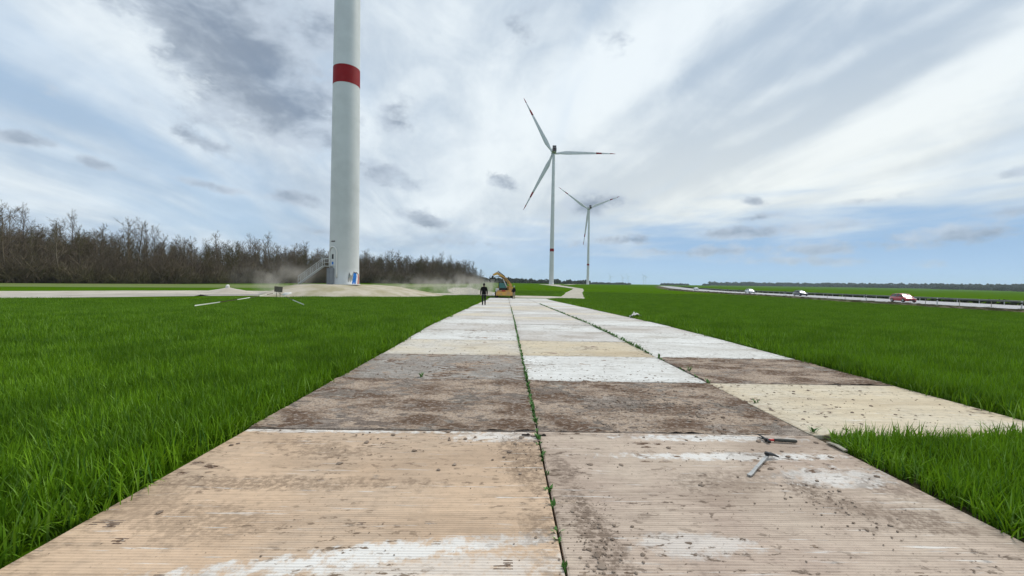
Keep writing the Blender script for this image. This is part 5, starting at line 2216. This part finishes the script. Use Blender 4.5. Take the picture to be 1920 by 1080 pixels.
def joint_weeds(label, x, ya, yb, dens_fn, hmin, hmax, wid):
    mb = MB()
    y = ya
    while y < yb:
        dn = dens_fn(y)
        if rj.random() < dn:
            sprig(mb, (x + rj.uniform(-.012, .012), y, base_z(y) + .025), rj.uniform(hmin, hmax), rj.randrange(3, 8), rj.uniform(.15, .7), wid)
        y += 0.035
    o = mb.build('joint_weeds', M['weed'])
    tag(o, label, 'weeds', kind='stuff')


joint_weeds('thin green weeds growing in the middle joint of the slab track', X_S1, 2.0, 30,
            lambda y: (.16 if y < 3.4 else .5 if y < 4.6 else 1.0 if y < 10 else .8 if y < 18 else .35) * (0.6 + 1.0 * max(0, .5 + mnoise.noise(Vector((y * 2.5, 0, 0))))), .035, .095, .012)
joint_weeds('green weeds in the right joint of the slab track', X_S2, 4.3, 40,
            lambda y: (.04 if y < 7 else .12 if y < 9 else .75 if y < 20 else .45) * (0.3 + 1.6 * max(0, .4 + mnoise.noise(Vector((y * 1.1, 4, 0))))), .05, .15, .016)
for (px_, py_, h, lb) in [(1525, 812, .13, 'small green tuft beside the cream slab corner'), (1291, 697, .16, 'small green tuft by the brown right-hand slab'), (1417, 757, .10, 'thin grass sprout by the edge of the cream slab'),
                          (535, 708, .14, 'lone grass sprout on the muddy left slab')]:
    p = ground_pt(px_ if px_ != 535 else 790, py_, .03)
    mb = MB()
    sprig(mb, (0, 0, 0), h, 14 if h > .12 else 8, .55, .008)
    o = mb.build('grass_tuft', M['weed'], None, (p.x, p.y, .03))
    tag(o, lb, 'grass tuft', 'tufts on the track')

# soil clods on the muddy slabs and crumbs elsewhere
clod_v = []
for s in range(6):
    bm = bmesh.new()
    bmesh.ops.create_icosphere(bm, subdivisions=1, radius=1)
    cr = random.Random(s)
    for v in bm.verts:
        v.co = Vector((v.co.x * cr.uniform(.6, 1.3), v.co.y * cr.uniform(.6, 1.3), v.co.z * cr.uniform(.4, .9)))
    bm.verts.index_update()
    clod_v.append(([v.co.copy() for v in bm.verts], [[v.index for v in f.verts] for f in bm.faces]))
    bm.free()


def clods(label, areas):
    mb = MB()
    for (cx, cy, rx_, ry_, n, smin, smax) in areas:
        for _ in range(n):
            x = rj.gauss(cx, rx_ * .5)
            y = rj.gauss(cy, ry_ * .5)
            if y < 2.0 or not (X_L + .05 < x < X_R - .05):
                continue
            s = smin + (smax - smin) * rj.random() ** 3
            vs, fs = clod_v[rj.randrange(6)]
            a = rj.uniform(0, 6.28)
            ca, sa = math.cos(a) * s, math.sin(a) * s
            mb.add([(x + v.x * ca - v.y * sa, y + v.x * sa + v.y * ca, base_z(y) + .041 + v.z * s * .6) for v in vs], fs)
    o = mb.build('soil_clods', M['clod'])
    tag(o, label, 'soil clods', kind='stuff')


clods('crumbs and clods of brown soil scattered over the slabs', [
    (-1.1, 5.3, 2.6, 1.8, 900, .004, .030), (1.7, 5.3, 2.6, 1.8, 1000, .004, .030), (1.9, 5.0, .8, .7, 260, .006, .032), (-1.1, 7.4, 2.4, 1.8, 360, .004, .022), (4.6, 7.4, 2.2, 1.6, 380, .004, .028),
    (-1.0, 3.0, 2.6, 1.7, 420, .001, .006), (1.7, 3.0, 2.4, 1.8, 520, .001, .007), (.55, 2.35, .20, .5, 220, .003, .016), (.52, 2.25, .06, .1, 6, .018, .028), (2.3, 2.8, .35, .4, 160, .002, .012),
    (4.7, 5.2, 2.4, 1.6, 260, .003, .014), (1.7, 7.5, 2.4, .6, 90, .003, .016), (1.7, 6.45, 2.0, .25, 90, .003, .02), (-1.1, 10.0, 2.5, 3.0, 120, .004, .02), (1.8, 10.5, 2.0, 3.0, 160, .004, .02),
    (.2, 3.7, .25, .5, 120, .002, .010)])
# joining irons at the slab corners and a batten at the crop edge
for (px_, py_, lb, an) in [(986, 816, 'dark joining iron left of the middle joint', 0), (1016, 817, 'dark joining iron right of the middle joint', 3)]:
    p = ground_pt(px_, py_, .042)
    mb = MB()
    mb.box((0, 0, .006), (.085, .022, .012), bev=.004)
    mb.box((.02, 0, .014), (.025, .018, .010), bev=.003)
    o = mb.build('joining_iron', M['drum'], None, (p.x, p.y, .041))
    o.rotation_euler.z = R(an)
    tag(o, lb, 'joining iron')
p0, p1 = ground_pt(1553, 830, .05), ground_pt(1586, 846, .05)
mb = MB()
dv_ = p1 - p0
flat_bar(mb, [(0, 0, 0, 1), (dv_.x * .5, dv_.y * .5, .012, .9), (dv_.x, dv_.y, 0.002, .8)], .045, .012)
o = mb.build('wooden_batten', M['batten'], None, (p0.x, p0.y, .052), fix=True)
tag(o, 'pale splintered batten at the slab corner by the wheat', 'batten')


# ------------------------------------------------------------------ haze and dust
def volume_mat(name, col, dens, noisy=False, scale=.2, lo=.42, hi=.75):
    m = bpy.data.materials.new(name)
    m.use_nodes = True
    t = NT(m.node_tree)
    t.n.remove(t.n['Principled BSDF'])
    v = t.node('ShaderNodeVolumePrincipled')
    v.inputs['Color'].default_value = (*col, 1)
    v.inputs['Anisotropy'].default_value = 0.2
    if noisy:
        g = t.node('ShaderNodeTexCoord')
        ob = g.outputs['Object']
        x, y, z = t.sep(ob)
        r = t.vm('LENGTH', ob, out=1)
        fall = t.ss(r, 1.0, 0.15)
        n = t.noise(t.vm('MULTIPLY', ob, (3.2, 1.6, 1.4)), scale, 3, .55, .4)
        d = t.m('MULTIPLY', t.m('MULTIPLY', t.ss(n, lo, hi), fall), dens)
        t.l.new(d, v.inputs['Density'])
    else:
        v.inputs['Density'].default_value = dens
    t.l.new(v.outputs[0], t.n['Material Output'].inputs['Volume'])
    return m


mb = MB()
mb.box((0, 3900, 88), (15000, 8000, 186))
o = mb.build('haze', volume_mat('haze_air', (0.74, 0.86, 1.0), 0.00008))
tag(o, kind='stuff', label='thin blue air over the far fields', cat='haze')
DUST = [(-15.0, 68, 0.3, 8.0, 4, 3.0, .42, 'pale dust drifting right of the tower foot'), (-5.2, 71, .3, 5.2, 4, 3.0, .75, 'grey dust cloud behind the walking person'), (-37, 68, 1.4, 9.0, 5, 4.2, .22, 'thin dust haze left of the stairs'),
        (-9.5, 78, 0.8, 6.5, 5, 3.6, .34, 'dust veil before the right end of the wood')]
for (x, y, z, a, b, c, dn, lb) in DUST:
    bm = bmesh.new()
    bmesh.ops.create_icosphere(bm, subdivisions=3, radius=1)
    me = bpy.data.meshes.new('dust_cloud')
    bm.to_mesh(me)
    bm.free()
    me.materials.append(volume_mat('dust', (0.74, 0.70, 0.64), dn, True, 1.0))
    o = link('dust_cloud', me, None, (x, y, z))
    o.scale = (a, b, c)
    tag(o, lb, 'dust', kind='stuff')
